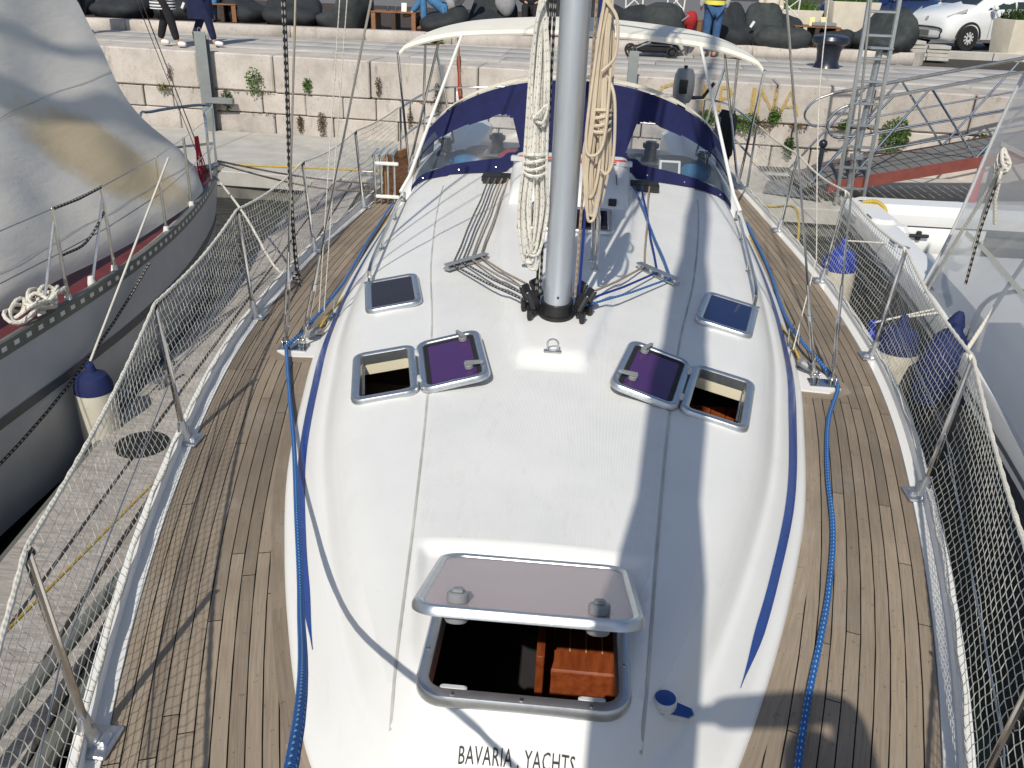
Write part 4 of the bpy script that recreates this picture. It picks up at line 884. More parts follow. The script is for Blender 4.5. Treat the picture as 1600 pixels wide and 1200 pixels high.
lump((.85, 8.6, .36), .3, (1.4, 1, .5), 6).build('cockpit_cushion', 'grey_cloth', label='pale grey cushion in the cockpit seen through the right window', cat='cushion')
fp = thing('ensign', (-1.48, 11.2, .6), 'furled red white and blue ensign on a wooden staff at the stern', 'flag')
MB().tube([(-1.48, 11.2, .6), (-1.56, 11.45, 1.35)], .014, 8).ball((-1.563, 11.46, 1.37), .025, 8, 6).build('staff', 'pallet_wood', fp)
for i, mt in enumerate(('red_cloth', 'shoe_white', 'fender_blue')): MB().tube(cr([(-1.54-.012*i, 11.42+.01*i, (1.05, .62, .50)[i]), (-1.53-.016*i, 11.4, (.80, .52, .42)[i]), (-1.50-.02*i, 11.38, (.50, .36, .30)[i])], 5), lambda k: .024+.006*math.sin(k), 8).build('cloth_band', mt, fp)
ob = thing('outboard_motor', (1.30, 11.22, .55), 'dark blue grey outboard motor clamped to the stern rail', 'outboard')
MB().grid([[Vector((1.27+w*math.cos(2*math.pi*k/16)*.9, 11.15+w*1.1*math.sin(2*math.pi*k/16), z)) for k in range(16)] for z, w in ((.66, .02), (.665, .10), (.72, .135), (.85, .145), (.98, .135), (1.05, .10), (1.06, .02))], True).build('cowling', 'grey_plastic', ob)
MB().box((1.25, 11.005, .86), (.10, .03, .16), bev=.01).build('cowl_panel', 'black_plastic', ob); MB().box((1.27, 11.17, .2), (.10, .12, .95), bev=.03).build('leg', 'black_plastic', ob); MB().tube([(1.36, 11.15, .72), (1.50, 11.05, .74), (1.60, 10.95, .92)], .022, 8).build('tiller', 'black_plastic', ob); MB().lathe([(.02, 0), (.025, .02), (.02, .03)], (1.27, 11.15, 1.06), 8).build('cap', 'black_plastic', ob)
lb = thing('liferaft_bag', (1.72, 10.3, .2), 'black mesh bag hanging on the starboard stern rail', 'bag')
MB().box((1.70, 10.2, .46), (.10, .36, .50), rot=.3, bev=.05).build('bag', 'black_cloth', lb)
for k in range(5): MB().tube([(1.60, 10.05+.07*k, .66), (1.58, 10.06+.07*k, .25)], .006, 5).build('bag_strap', 'grey_plastic', lb)
# ================================================================== people (skin-modifier bodies)
def skin_mesh(name, pts, edges, mat, parent, sub=2):
    b = BASE[parent.name]; me = bpy.data.meshes.new(name); keys = list(pts); me.from_pydata([Vector(pts[k][0])-b for k in keys], [(keys.index(a), keys.index(c)) for a, c in edges], [])
    o = bpy.data.objects.new(name, me); COL.objects.link(o); o.parent = parent; BASE[o.name] = b; md = o.modifiers.new('skin', 'SKIN'); md.use_smooth_shade = True
    for i, k in enumerate(keys):
        r = pts[k][1]; me.skin_vertices[0].data[i].radius = (r, r) if isinstance(r, (int, float)) else r
    me.skin_vertices[0].data[0].use_root = True
    sm = o.modifiers.new('sub', 'SUBSURF'); sm.levels = sub; sm.render_levels = sub; me.materials.append(M(mat)); return o
def person(loc, rz, J, label, top, legs, shoes, hair='hair_brown', coat=None, group=None, topmat=None):
    """J: joints in a local frame (x right, y forward, z up)"""
    t = thing('person', loc, label, 'person', group); R = Matrix.Rotation(rz, 3, 'Z'); L = Vector(loc); g = lambda k: L+R @ Vector(J[k])
    D = dict(pel=.125, chest=.14, neck=.055, shl=.06, shr=.06, ell=.045, elr=.045, hal=.03, har=.03, hil=.085, hir=.085, knl=.058, knr=.058, anl=.04, anr=.04)
    head = g('head'); nk = g('neck')
    pts = {k: (g(k), r) for k, r in D.items()}
    for s_ in 'lr':
        a = g('an'+s_); to = R @ Vector((0, .17, -.055)) if 'to'+s_ not in J else g('to'+s_)-a; pts['to'+s_] = (a+to, .03); pts['he'+s_] = (a+Vector((0, 0, -.04)), .035)
        hd = (g('ha'+s_)-g('el'+s_)).normalized(); pts['fi'+s_] = (g('ha'+s_)+hd*.08, .02)
    ed = [('pel', 'chest'), ('chest', 'neck')]
    for s_ in 'lr': ed += [('chest', 'sh'+s_), ('sh'+s_, 'el'+s_), ('el'+s_, 'ha'+s_), ('ha'+s_, 'fi'+s_), ('pel', 'hi'+s_), ('hi'+s_, 'kn'+s_), ('kn'+s_, 'an'+s_), ('an'+s_, 'he'+s_), ('he'+s_, 'to'+s_)]
    hv = (head-nk).normalized(); pts['head'] = (head, (.078, .095)); pts['crown'] = (head+hv*.085, .06); ed += [('neck', 'head'), ('head', 'crown')]
    skin_mesh('body', pts, ed, 'skin', t)
    cl = {k: (g(k), r+.02) for k, r in D.items()}
    skin_mesh('top', {k: (cl[k][0], (cl[k][1]+(.02 if k in ('pel', 'chest') else 0))) for k in ('chest', 'pel', 'shl', 'shr', 'ell', 'elr', 'hal', 'har')}, [('chest', 'pel'), ('chest', 'shl'), ('chest', 'shr'), ('shl', 'ell'), ('shr', 'elr'), ('ell', 'hal'), ('elr', 'har')], top, t)
    skin_mesh('trousers', {k: (cl[k][0], cl[k][1]+.004) for k in ('pel', 'hil', 'hir', 'knl', 'knr', 'anl', 'anr')}, [('pel', 'hil'), ('pel', 'hir'), ('hil', 'knl'), ('hir', 'knr'), ('knl', 'anl'), ('knr', 'anr')], legs, t)
    for s_ in 'lr':
        a, b = pts['he'+s_][0], pts['to'+s_][0]; skin_mesh('shoe', {'a': (a+Vector((0, 0, .0)), .052), 'm': (a.lerp(b, .5)+Vector((0, 0, .004)), .050), 'b': (b, .042)}, [('a', 'm'), ('m', 'b')], shoes, t, 2)
    hb = MB().ball(head+hv*.045-(R @ Vector((0, .03, 0))), .112, 14, 10, (.86, .95, 1.0)); hb.build('hair', hair, t)
    if coat: coat(t, g)
    return t
STAND = dict(pel=(0, 0, .95), chest=(0, .0, 1.32), neck=(0, .01, 1.50), head=(0, .03, 1.64), shl=(-.18, 0, 1.42), shr=(.18, 0, 1.42), ell=(-.25, -.03, 1.14), elr=(.25, -.03, 1.14), hal=(-.24, .1, .92), har=(.24, .1, .92), hil=(-.1, 0, .88), hir=(.1, 0, .88), knl=(-.1, .03, .48), knr=(.1, .03, .48), anl=(-.1, 0, .09), anr=(.1, 0, .09))
def pose(**k): d = dict(STAND); d.update(k); return d
# the photographer on the pulpit seat (behind the viewer, casts the shadow at the lower right)
person((.42, -.42, .45), 0, pose(pel=(0, 0, .96), hal=(-.30, .36, 1.60), har=(-.22, .38, 1.62), ell=(-.34, .10, 1.48), elr=(.22, .38, 1.70), shl=(-.18, .05, 1.45), shr=(.19, .1, 1.52), chest=(0, .03, 1.36), neck=(.03, .05, 1.55), head=(.05, .1, 1.70)), 'photographer standing at the bow whose shadow falls on the deck', 'grey_cloth', 'denim', 'shoe_white')
MB().box((.10, -.035, 2.10), (.15, .012, .075), rot=math.radians(3.8), tilt=Matrix.Rotation(-.45, 3, 'X'), bev=.004).build('phone', 'black_plastic', label='phone held up by the photographer', cat='phone')
# ================================================================== neighbouring sailing boat to port
nb = thing('neighbour_sailboat', (-4.4, 5.5, WATER), 'grey hulled sailing boat on the left with a loose weathered sail', 'sailboat')
NR = spl([(-6, -3.6), (0, -3.25), (2.5, -3.18), (4.2, -3.14), (5.0, -3.12), (5.7, -3.13), (6.5, -3.2), (7.2, -3.31), (8.0, -3.49), (8.6, -3.66), (9.1, -3.84)])
AX = lambda y: -3.84-(9.1-y)*.13
NY = [-6+.3*i for i in range(51)]; NY[-1] = 9.1
for s_ in (1, -1):
    def np(y, k, z, dy=0):
        w = NR(y)-AX(y); return Vector((AX(y)+s_*w*k, y-dy*max(0, (y-5)/4.1)**2, z))
    rows = [[np(y, k, z+(.0 if z < 0 else 0), dy) for y in NY] for z, k, dy in ((.0, 1., 0), (-.25, 1.005, .1), (-.55, 1.0, .22), (-.85, .985, .38), (-1.05, .96, .5))]
    MB().grid(rows).build('hull_side', 'hull_grey', nb)
    MB().grid([[np(y, k, z, dy)+Vector((.004*s_, 0, 0)) for y in NY] for z, k, dy in ((-.34, 1.006, .14), (-.40, 1.006, .165))]).build('hull_band', 'hull_band', nb)
    MB().grid([[np(y, k, z, dy) for y in NY] for z, k, dy in ((-1.05, .96, .5), (-1.2, .88, .6), (-1.6, .4, .9))]).build('hull_bottom', 'antifoul', nb)
    tr = MB().grid([[np(y, 1., z)+Vector((-s_*o_, 0, 0)) for y in NY] for z, o_ in ((-.02, -.006), (.065, -.006), (.07, .03), (.058, .032), (.058, .0), (0, .002))]).build('toe_rail', 'alu_rail', nb)
    if s_ > 0:
        y = 3.2
        while y < 8.8:
            p = np(y, 1, .022); q = np(y+.04, 1, .022); d = (q-p).normalized(); MB().box(p+Vector((.0065, 0, .003)), (.004, .045, .028), rot=math.atan2(d.y, d.x)-math.pi/2, bev=.0015).build('rail_slot', 'white_paint', tr); y += .115
MB().grid([[Vector((NR(y)-.0, y, .01)) for y in NY], [Vector((2*AX(y)-NR(y), y, .01)) for y in NY]]).build('side_deck', 'oxblood', nb)
MB().grid([[Vector((NR(y)-.05, y, .014)) for y in NY if y < 8.3], [Vector((NR(y)-.11, y, .014)) for y in NY if y < 8.3]]).build('deck_margin', 'grey_board', nb)
MB().grid([[Vector((AX(y)+u*w, y, z)) for u, z in ((-1, .02), (-.9, .3), (0, .38), (.9, .3), (1, .02))] for y, w in ((-5, 1.0), (2, 1.0), (4.2, .75), (5.2, .3))]).build('coachroof', 'gelcoat', nb)
nst = []
for i, (y, dy) in enumerate(((2.0, .12), (4.95, .14), (5.55, .16), (6.55, 0.), (7.35, 0.))):
    b = Vector((NR(y)-.03, y, .04)); t = Vector((NR(y)-.05, y+.05, .64)); m = MB().tube([b, t], .012, 8); m.ball(t, .013, 8, 6)
    if dy: m.tube([Vector((NR(y-dy)-.05, y-dy-.12, .05)), t+Vector((0, 0, -.06))], .010, 8)
    so_ = m.build('stanchion', 'stainless', nb); nst.append(t)
    for bb in ([b]+([Vector((NR(y-dy)-.05, y-dy-.12, .05))] if dy else [])): MB().lathe([(.028, -.03), (.026, .02), (.018, .06)], bb, 10).build('stanchion_socket', 'white_plastic', so_)
nst.append(Vector((-3.62, 8.45, .62)))
for hh in (0, .28): MB().tube([p-Vector((0, 0, hh)) for p in nst], .004, 6).build('lifeline', 'stainless', nb)
MB().tube([nst[1], nst[1].lerp(nst[2], .5)+Vector((0, 0, -.01)), nst[2]], .010, 7).tube(cr([nst[1]-Vector((0, 0, .30)), nst[1].lerp(nst[2], .5)-Vector((0, 0, .30)), nst[2]-Vector((0, 0, .16))], 5), .009, 7).build('rope_guard', 'dark_rope', nb)
pp = MB().tube(cr([(-3.60, 8.35, .05), (-3.62, 8.42, .60), (-3.70, 8.6, .66), (-3.83, 9.08, .66), (-4.02, 9.05, .66), (-4.22, 8.55, .66), (-4.25, 8.35, .62), (-4.26, 8.3, .05)], 4), .014, 8); pp.tube([(-3.62, 8.42, .30), (-3.80, 8.95, .30), (-4.2, 8.5, .30)], .012, 8); pp.tube([(-3.80, 8.98, .02), (-3.83, 9.08, .66)], .014, 8); pp.build('pulpit', 'stainless', nb)
MB().lathe([(.05, 0), (.06, .03), (.05, .06)], (-3.84, 9.0, .03), 14, (1, 0, .2)).box((-3.83, 9.02, .04), (.12, .26, .06), bev=.015).build('bow_roller', 'stainless', nb)
mst = MB().grid([oval(-.1+1.2*i, .06, .09, -4.66, 2.6) for i in range(12)], True).build('mast', 'mast_aluminium', nb)
MB().tube([(-3.82, 8.75, .1), (-4.36, 2.7, 12.8)], .006, 6).tube([(-3.78, 8.6, .1), (-4.36, 2.7, 12.5)], .004, 6).build('forestay', 'stainless', nb); MB().grid([oval(.8+1.2*i, .03, .03, -4.92, 2.6) for i in range(9)], True).build('shadow_pole', 'mast_aluminium', nb)  # pole added out of view to cast the second shadow band on the sail
# the loose sail: foot inside the lifelines, hollow leech up to the left
EDGE = spl([(.06, 8.4), (.15, 8.35), (.33, 8.0), (.69, 7.6), (1.0, 7.42), (1.4, 7.5), (1.7, 7.72), (2.5, 7.6), (4, 6.6), (7, 4.6), (9.5, 2.0)])
rows = []
for j in range(64):
    z = .07+9.3*(j/63)**1.9; e = EDGE(z); row = []
    for i in range(90):
        t = (i/89)**.75; y = 1.2+(e-1.2)*t; k = min(1, z*2.2); zf = .035*math.sin(y*1.7)
        x = -3.30-.60*z+k*(.045*math.sin(1.5*y+2.0*z)+.022*math.sin(4.3*y-5*z+1)+.012*math.sin(9*y+7*z))-.12*sstep((y-7.2)/1.2)-.20*sstep((y-7.7)/.7)-.05*sstep((.2-z)/.2)
        row.append(Vector((x, y, z+zf*(1-k))))
    rows.append(row)
sail = MB().grid(rows).build('loose_sail', 'sail_cloth', nb)
dv = Vector((0, 6.55, .62))-BASE[nb.name]; dv.x = 0; sail.location = dv
for v in sail.data.vertices: v.co -= dv
for k, jj in enumerate((9, 19, 27, 34)):
    a_ = []; b_ = []
    for i in range(90):
        f = jj+.10*(i-60)*(.5 if k else .2); j0 = max(0, min(62, int(f))); fr2 = f-j0; p = rows[j0][i].lerp(rows[j0+1][i], max(0, min(1, fr2))) if 0 <= f < 63 else None
        if p is None: continue
        a_.append(p+Vector((.004, -.002, .0))); b_.append(p+Vector((.004-.0030, -.002, .005)))
    if len(a_) > 2: so2 = MB().grid([a_, b_]).build('sail_seam', 'seam_grey', nb)
# rope bundles on it
m = MB(); rn = random.Random(4)
for k in range(9):
    c = Vector((-3.19+rn.uniform(-.03, .03), 4.55+.035*k, .11+rn.uniform(-.01, .03))); m.tube([c+Vector((.07*math.cos(a), .11*math.sin(a)+.02*math.cos(a*2), .03*math.sin(a*2+k)+.02)) for a in [2*math.pi*q/18 for q in range(18)]], .012, 7, True)
m.build('rope_hank', 'white_rope', label='bundle of white rope lying on the grey boat side deck', cat='rope')
m = MB()
for k in range(5):
    c = Vector((-3.66+.004*k, 8.22+.01*k, 0)); w_ = .012+.008*k; m.tube(cr([(c.x, c.y, .50), (c.x+.3*w_, c.y-.01, .36), (c.x+w_, c.y-.02, .20+.02*(k % 3)), (c.x+.01, c.y+.01, .06+.025*(k % 4)), (c.x-w_, c.y+.01, .2), (c.x-.3*w_, c.y+.01, .36)], 5, True), .005, 6, True)
m.build('red_line_coil', 'red_rope', label='red line coiled on the bow of the grey boat', cat='rope')
for i, (a, b, dz) in enumerate((((-3.78, 8.95, .12), (-2.6, 11.6, -.66), .05), ((-3.76, 8.92, .10), (-2.3, 11.4, -.68), .12))):
    A = Vector(a); B = Vector(b); MB().tube([A.lerp(B, t/10)+Vector((0, 0, -dz*math.sin(math.pi*t/10))) for t in range(11)], .011, 7).build('mooring_line', 'brown_rope', label=('upper' if i == 0 else 'lower')+' brown mooring line from the grey boat bow to the pontoon', cat='rope', group='mooring lines')
MB().tube(cr([(-3.80, 8.8, .06), (-3.0, 7.6, -.05), (-2.45, 6.9, -.35), (-2.02, 6.35, -.02)], 8), .011, 7).build('mooring_line', 'white_rope', label='white line drooping between the grey boat bow and our port rail', cat='rope', group='mooring lines')
def fender(loc, r, h, label, topc='fender_blue', bodyc='fender_cream', rope_to=None, tilt=(0, 0, 1)):
    t = thing('fender', loc, label, 'fender', 'boat fenders'); ax = Vector(tilt).normalized(); c = Vector(loc)
    MB().lathe([(.02, 0), (r*.6, .03), (r*.92, h*.10), (r, h*.18), (r, h*.74)], c, 20, ax).build('body', bodyc, t); MB().lathe([(r*1.0, h*.742), (r*.98, h*.82), (r*.75, h*.92), (r*.3, h*.97), (r*.22, h*1.04), (.012, h*1.06)], c, 20, ax).build('cap', topc, t)
    MB().tube([c+ax*h*1.04+Vector((.022*math.cos(a), 0, .022*math.sin(a))) for a in [2*math.pi*q/12 for q in range(12)]], .009, 6, True).build('eye', topc, t)
    if rope_to: MB().tube([c+ax*h*1.05, Vector(rope_to)], .008, 7).build('lanyard', 'white_rope', t)
    return t
fender((-2.97, 4.75, -.92), .12, .60, 'blue topped fender hanging on the grey boat side', topc='fender_navy', rope_to=(-3.16, 6.60, .64))
MB().tube([Vector((-3.08, 3.2+.3*k, -.58+.012*k*k*.6)) for k in range(10)], .010, 7).build('side_rope', 'dark_rope', label='grey rope running along the grey boat hull', cat='rope')
# ================================================================== motor boat to starboard
rb = thing('neighbour_motorboat', (3.6, 5, WATER), 'white motor boat on the right with a clear plastic cockpit enclosure', 'boat')
GO = spl([(-2, 1.85), (1.5, 1.98), (3.0, 2.20), (3.85, 2.33), (4.87, 2.46), (6.0, 2.60), (8.0, 2.73), (8.9, 2.76)])
RY = [-2+.3*i for i in range(37)]+[8.9]
prof = ((0.10, -1.5), (.02, -.9), (-.01, -.35), (-.012, .06), (.0, .085), (.02, .095), (.25, .10), (.27, .092), (.275, -.3))
MB().grid([[Vector((GO(y)+dx+.0, y, z)) for dx, z in prof] for y in RY]).build('hull_side', 'gelcoat', rb, ang=28)
MB().grid([[Vector((GO(y)-.018, y, z)) for z in (-.06, -.03)] for y in RY]).build('rub_strake', 'grey_plastic', rb)
MB().grid([[Vector((GO(y)-.012, y, z)) for z in (-1.5, -.10)] for y in RY]).build('hull_band', 'hull_band', rb)
MB().add([(2.45, -2, -.25), (5.2, -2, -.25), (5.2, 8.3, -.25), (2.98, 8.3, -.25)], [[0, 1, 2, 3]]).build('cockpit_sole', 'gelcoat', rb)
MB().grid([[Vector((GO(y)+.235+dx, y, z)) for dx, z in ((0, .10), (.30, .12), (.34, .1), (.36, -.25))] for y in RY if y < 5.6]).build('side_deck', 'gelcoat', rb, ang=50)
tm = MB().box((3.95, 8.75, .0), (2.4, .42, .26), bev=.08).box((2.90, 8.35, .03), (.34, .9, .20), bev=.07).box((3.02, 7.95, -.15), (.16, .2, .5), bev=.05).build('transom_moulding', 'gelcoat', rb)
MB().box((3.6, 8.40, -.18), (.8, .02, .30), bev=.005).build('transom_locker', 'white_plastic', rb)
MB().tube([(3.28, 8.36, -.10), (3.46, 8.36, -.10)], .018, 8).box((3.37, 8.37, -.10), (.05, .03, .09), bev=.01).build('locker_catch', 'black_plastic', rb)
for y in (8.05, 7.2, 6.05): MB().lathe([(.05, 0), (.05, .004), (.03, .005)], (GO(y)+.13, y, .10), 14).tube([(GO(y)+.05, y-.02, .125), (GO(y)+.05, y+.12, .125)], .010, 7).build('cleat', 'stainless', rb)
MB().tube(cr([(2.86, 8.62, .13), (2.98, 8.60, .15), (3.06, 8.55, .10), (3.08, 8.5, .0)], 5), .022, 8).build('yellow_hose_end', 'yellow_rope', label='yellow strap over the motor boat quarter', cat='strap')
# enclosure sheets
def enc(y, z): return Vector((GO(min(y, 6.4))+.02+.03*math.sin(y*1.3+1)+.03*math.sin(z*3+y)+.17*(z-.1), y, z))
er = spl([(.10, 6.24), (.35, 6.22), (.7, 6.2), (1.0, 6.17), (1.4, 6.1), (1.8, 6.0), (2.4, 5.8)])
MB().grid([[enc(-1+(er(z)+1)*t/24, z) for t in range(25)] for z in [.10+.1*k for k in range(24)]]).build('side_curtain', 'milky_vinyl', rb)
MB().tube([enc(er(z), z)+Vector((-.004, 0, 0)) for z in [.10+.1*k for k in range(24)]], .012, 7).build('curtain_edge', 'light_plastic', rb)
MB().grid([[enc(y, z)+Vector((-.006, 0, 0)) for y in (3.0, 4.5, 5.2)] for z in (1.62, 1.72)]).build('curtain_seam', 'white_canvas', rb)
for zz in (.55, 1.15): MB().grid([[enc(y, z)+Vector((-.005, 0, 0)) for y in [3+.2*q for q in range(16)]] for z in (zz, zz+.03)]).build('curtain_seam', 'white_canvas', rb)
MB().ball((2.90, 5.95, 1.72), .10, 18, 12, (1, 1.6, .9)).build('canopy_knuckle', 'grey_cloth', rb)
MB().box((2.98, 5.25, 1.05), (.06, .34, .5), bev=.02).build('dark_window', 'black_plastic', rb)
MB().tube(cr([(2.52, 5.10, .12), (2.66, 5.30, .30), (2.9, 5.40, .36), (3.4, 5.4, .38)], 6), .016, 8).build('grab_rail', 'stainless', rb)
kp = Vector((2.72, 5.42, 1.12))
for i, (b, mt, r_) in enumerate((((2.66, 6.05, .12), 'white_rope', .011), ((2.52, 4.95, .13), 'white_rope', .013), ((2.70, 5.62, .55), 'white_rope', .012), ((2.62, 5.42, .38), 'dark_rope', .009), ((2.74, 5.52, .75), 'white_rope', .012))):
    B = Vector(b); off = Vector((-.13, 0, .0)); st_ = kp if i != 1 else Vector((3.0, 5.15, 1.0))
    MB().tube([st_+off, st_.lerp(B, .5)+off*.8+Vector((0, 0, -.02)), B+Vector((-.05, 0, 0))], r_, 7).build('tie_rope', mt, label='%s white tie rope on the motor boat enclosure' % ('long slanting', 'thick lower right', 'doubled middle', 'thin frayed', 'short upper')[i], cat='rope', group='enclosure ties')
m = MB(); 
for k in range(6): m.tube([kp+Vector((-.13+.02*math.cos(a), .05*math.cos(a+k), .05*math.sin(a)+.02*k-.05)) for a in [2*math.pi*q/12 for q in range(12)]], .010, 6, True)
m.build('rope_knot', 'white_rope', label='white rope knot at the top of the enclosure ties', cat='rope')
fender((2.40, 7.45, -.80), .15, .82, 'white fender with blue cap hanging aft between the boats', rope_to=(2.70, 7.3, .1))
fender((2.33, 5.62, -.74), .145, .76, 'cream fender with navy cap nearest the motor boat ropes', topc='fender_navy', rope_to=(2.57, 5.65, .1))
fender((2.18, 5.75, -.62), .05, .55, 'slim cream fender with bright blue cap beside the stanchion', rope_to=(2.54, 5.7, .1))
m = MB().lathe([(.03, -.28), (.08, -.26), (.118, -.16), (.128, 0), (.118, .13), (.08, .22), (.04, .26), (.03, .30)], (2.40, 5.10, -.06), 22, (.12, -.1, 1)).build('ball_fender', 'fender_navy', label='large navy fender squeezed against the motor boat', cat='fender', group='boat fenders')
m = MB().lathe([(.05, -.03), (.055, 0), (.03, .06), (.015, .08)], (2.44, 5.12, .22), 14, (.2, .1, 1)).build('fender_eye', 'fender_navy', label='blue fender eye tied at the motor boat gunwale', cat='fender')
# ================================================================== pontoons
rn = random.Random(11)
def wy(x): return 15.38-.0758*(x+5.76)                                 # foot line of the quay wall
pt = thing('concrete_pontoon', (-2, 13.5, WATER), 'long pale concrete pontoon at the foot of the quay wall', 'pontoon')
x = -14.
while x < 10:
    w = rn.uniform(2.2, 3.0); MB().box((x+w/2, 13.62-.05*(x+w/2)*.6, -.86), (w-.015, 3.1, .22), rot=-.05, bev=.012).build('deck_slab', 'concrete', pt); MB().box((x+w/2, 13.58-.05*(x+w/2)*.6, -1.06), (w-.2, 2.9, .24), bev=.02).build('float', 'wet_concrete', pt); x += w
for x0, y0 in ((3.25, 14.45), (3.3, 13.75), (4.9, 12.55)):
    gpad = MB().box((x0, y0, -.742), (.52, .42, .012), rot=-.05).build('grating', 'galvanised' if x0 < 4 else 'asphalt', pt)
    if x0 < 4:
        for k in range(9): MB().box((x0-.22+.055*k, y0, -.734), (.02, .36, .006), rot=-.05).build('grating_slot', 'rubber', gpad)
for i, (x0, y0) in enumerate(((-3.0, 12.4), (5.75, 12.55))):
    m = MB(); m.tube(cr([(x0-.14, y0, -.66), (x0-.06, y0, -.68), (x0+.06, y0, -.68), (x0+.14, y0, -.66)], 4), .016, 8)
    for q in (-.05, .05): m.tube([(x0+q, y0, -.76), (x0+q, y0, -.68)], .016, 8)
    m.box((x0, y0, -.745), (.2, .07, .012), bev=.003); m.build('dock_cleat', 'galvanised', label=('galvanised cleat on the concrete pontoon by the mooring lines', 'galvanised cleat on the concrete pontoon under the gangway')[i], cat='cleat')
MB().tube(cr([(-5.1, 12.6, -.735), (-3.4, 12.7, -.735), (-1.6, 12.6, -.735), (-.4, 12.5, -.735)], 6), .016, 7).build('yellow_hose', 'yellow_rope', label='thin yellow hose lying along the pontoon', cat='hose')
MB().tube(cr([(2.35, 11.9, -.73), (2.7, 11.8, -.72), (2.9, 11.2, -.6), (2.75, 10.2, -.9), (2.6, 9.2, -1.0), (2.85, 8.7, -.4), (2.9, 8.45, .1)], 8), .016, 7).build('yellow_cable', 'yellow_rope', label='yellow shore cable looping down to the motor boat', cat='cable')
fg = thing('finger_pontoon', (-2.7, 6, WATER), 'weathered grey board finger pontoon between the yacht and the grey boat', 'pontoon')
def fx(y): return -2.48-.105*(y-4.5)                                   # centre line
y0_, y1_ = -.5, 12.0; cols = ((-.40, -.13), (-.105, .13), (.155, .30))
for c0, c1 in cols:
    y = y0_
    while y < y1_-.05:
        ye = min(y+rn.uniform(1.5, 2.4), y1_); p = [(fx(y)+c0, y), (fx(y)+c1, y), (fx(ye-.012)+c1, ye-.012), (fx(ye-.012)+c0, ye-.012)]
        MB().prism(p, -.80, -.75+rn.uniform(-.003, .003)).build('board', 'grey_board', fg, smooth=False); y = ye
MB().prism([(fx(y0_)-.42, y0_), (fx(y0_)+.33, y0_), (fx(y1_)+.33, y1_), (fx(y1_)-.42, y1_)], -.88, -.805).build('understructure', 'rubber', fg, smooth=False)
for c in (-.43, .345): MB().tube([(fx(y0_)+c, y0_, -.83), (fx(y1_)+c, y1_, -.83)], .05, 10).build('edge_tube', 'alu_rail', fg)
for k in range(5): yy = .5+2.7*k; MB().box((fx(yy), yy, -1.05), (.62, 1.3, .38), bev=.04).build('float', 'wet_concrete', fg)
MB().lathe([(.165, 0), (.165, .012), (.15, .014)], (-2.60, 4.56, -.749), 26).build('pile_cap', 'rubber', fg)
m = MB(); m.tube(cr([(-2.86, 5.25, -.66), (-2.84, 5.33, -.68), (-2.82, 5.43, -.68), (-2.80, 5.51, -.66)], 4), .014, 8)
for q in (5.35, 5.41): m.tube([(-2.83, q, -.75), (-2.83, q, -.68)], .014, 8)
m.build('dock_cleat', 'galvanised', label='galvanised cleat on the grey finger pontoon', cat='cleat')
MB().tube([(-1.95, 2.2, -.2), (-2.28, 4.6, -.73), (-2.42, 6.0, -.735)], .007, 6).build('spring_line', 'yellow_rope', label='thin yellow spring line down to the finger pontoon', cat='rope')
MB().tube([(-2.05, 1.0, -.62), (-1.95, 4.2, -.60), (-2.15, 5.5, -.62)], .035, 10).build('fender_pole', 'alu_rail', label='grey tube fixed along the finger pontoon edge', cat='tube')
# ================================================================== quay wall of stone blocks
qw = thing('quay_wall', (-1, 15.3, -1.5), 'pale limestone quay wall of large blocks with weeds in the joints', 'wall')
ang = math.atan2(-.0758, 1)
MB().box((-1, wy(-1)+1.4, -.55), (30, 2.4, 2.1), rot=ang).build('wall_core', 'dirt', qw, smooth=False)
def course(z0, z1, wmin, wmax, dep, jit, bev):
    x = -15.
    while x < 13:
        w = rn.uniform(wmin, wmax); c = x+w/2; d = dep; off = rn.uniform(-jit, jit); g_ = rn.uniform(.008, .03)
        b = MB().box((0, 0, 0), (w-g_, d, z1-z0-rn.uniform(.01, .022)), bev=bev*rn.uniform(.8, 1.3))
        rot = Matrix.Rotation(ang+rn.uniform(-.006, .006), 3, 'Z')
        for v in b.v: v.xyz = rot @ v+Vector((c, wy(c)+d/2+off, (z0+z1)/2+rn.uniform(-.002, .002)))
        b.build('stone_block', 'stone', qw, smooth=False); x += w
course(-.06, .565, 1.05, 1.9, .95, .018, .020); course(-.42, -.06, .5, 1.15, .5, .012, .014); course(-.88, -.42, .55, 1.3, .5, .012, .014); course(-1.4, -.88, .6, 1.2, .5, .012, .02)
# faded yellow letters on the cap course
for ch, xc, sx in (('C', 1.42, 1.05), ('I', 2.0, 1.2), ('P', 2.33, .85), ('I', 2.78, 1.2), ('N', 3.0, .8), ('A', 3.36, .9)):
    text(ch, .58, (xc, wy(xc)-.035, .09), 'faded_paint', qw, rx=math.pi/2, rz=ang, name='painted_letter', sx=sx, ext=.001)
# weeds
def weed(loc, r, n, mat, label, droop=.3, hgt=1., name='weed', ll=.05):
    m = MB(); q = random.Random(str(loc)); L = Vector(loc)
    for i in range(n):
        a = q.uniform(0, 6.283); rr = r*math.sqrt(q.random()); p = L+Vector((math.cos(a)*rr*1.0, -abs(math.sin(a))*r*.45*q.random()-.01, math.sin(a)*rr*hgt)); l = ll*q.uniform(.5, 1.3); d = Vector((q.uniform(-1, 1), q.uniform(-1, .1), q.uniform(-droop*2, 1))).normalized(); s_ = d.cross(Vector((q.uniform(-1, 1), q.uniform(-1, 1), q.uniform(-1, 1)))).normalized()*l*.28
        m.add([p, p+d*l*.5+s_, p+d*l, p+d*l*.5-s_], [[0, 1, 2, 3]])
    for i in range(9):
        a = q.uniform(0, 6.283); m.tube([L, L+Vector((math.cos(a)*r*.7, -.03, math.sin(a)*r*.7*hgt))], .003, 3)
    return m.build(name, mat, smooth=False, label=label, cat='plant', group='weeds in the quay wall')
WL = [(397, 'leaf', 130, .16, 1.3), ]
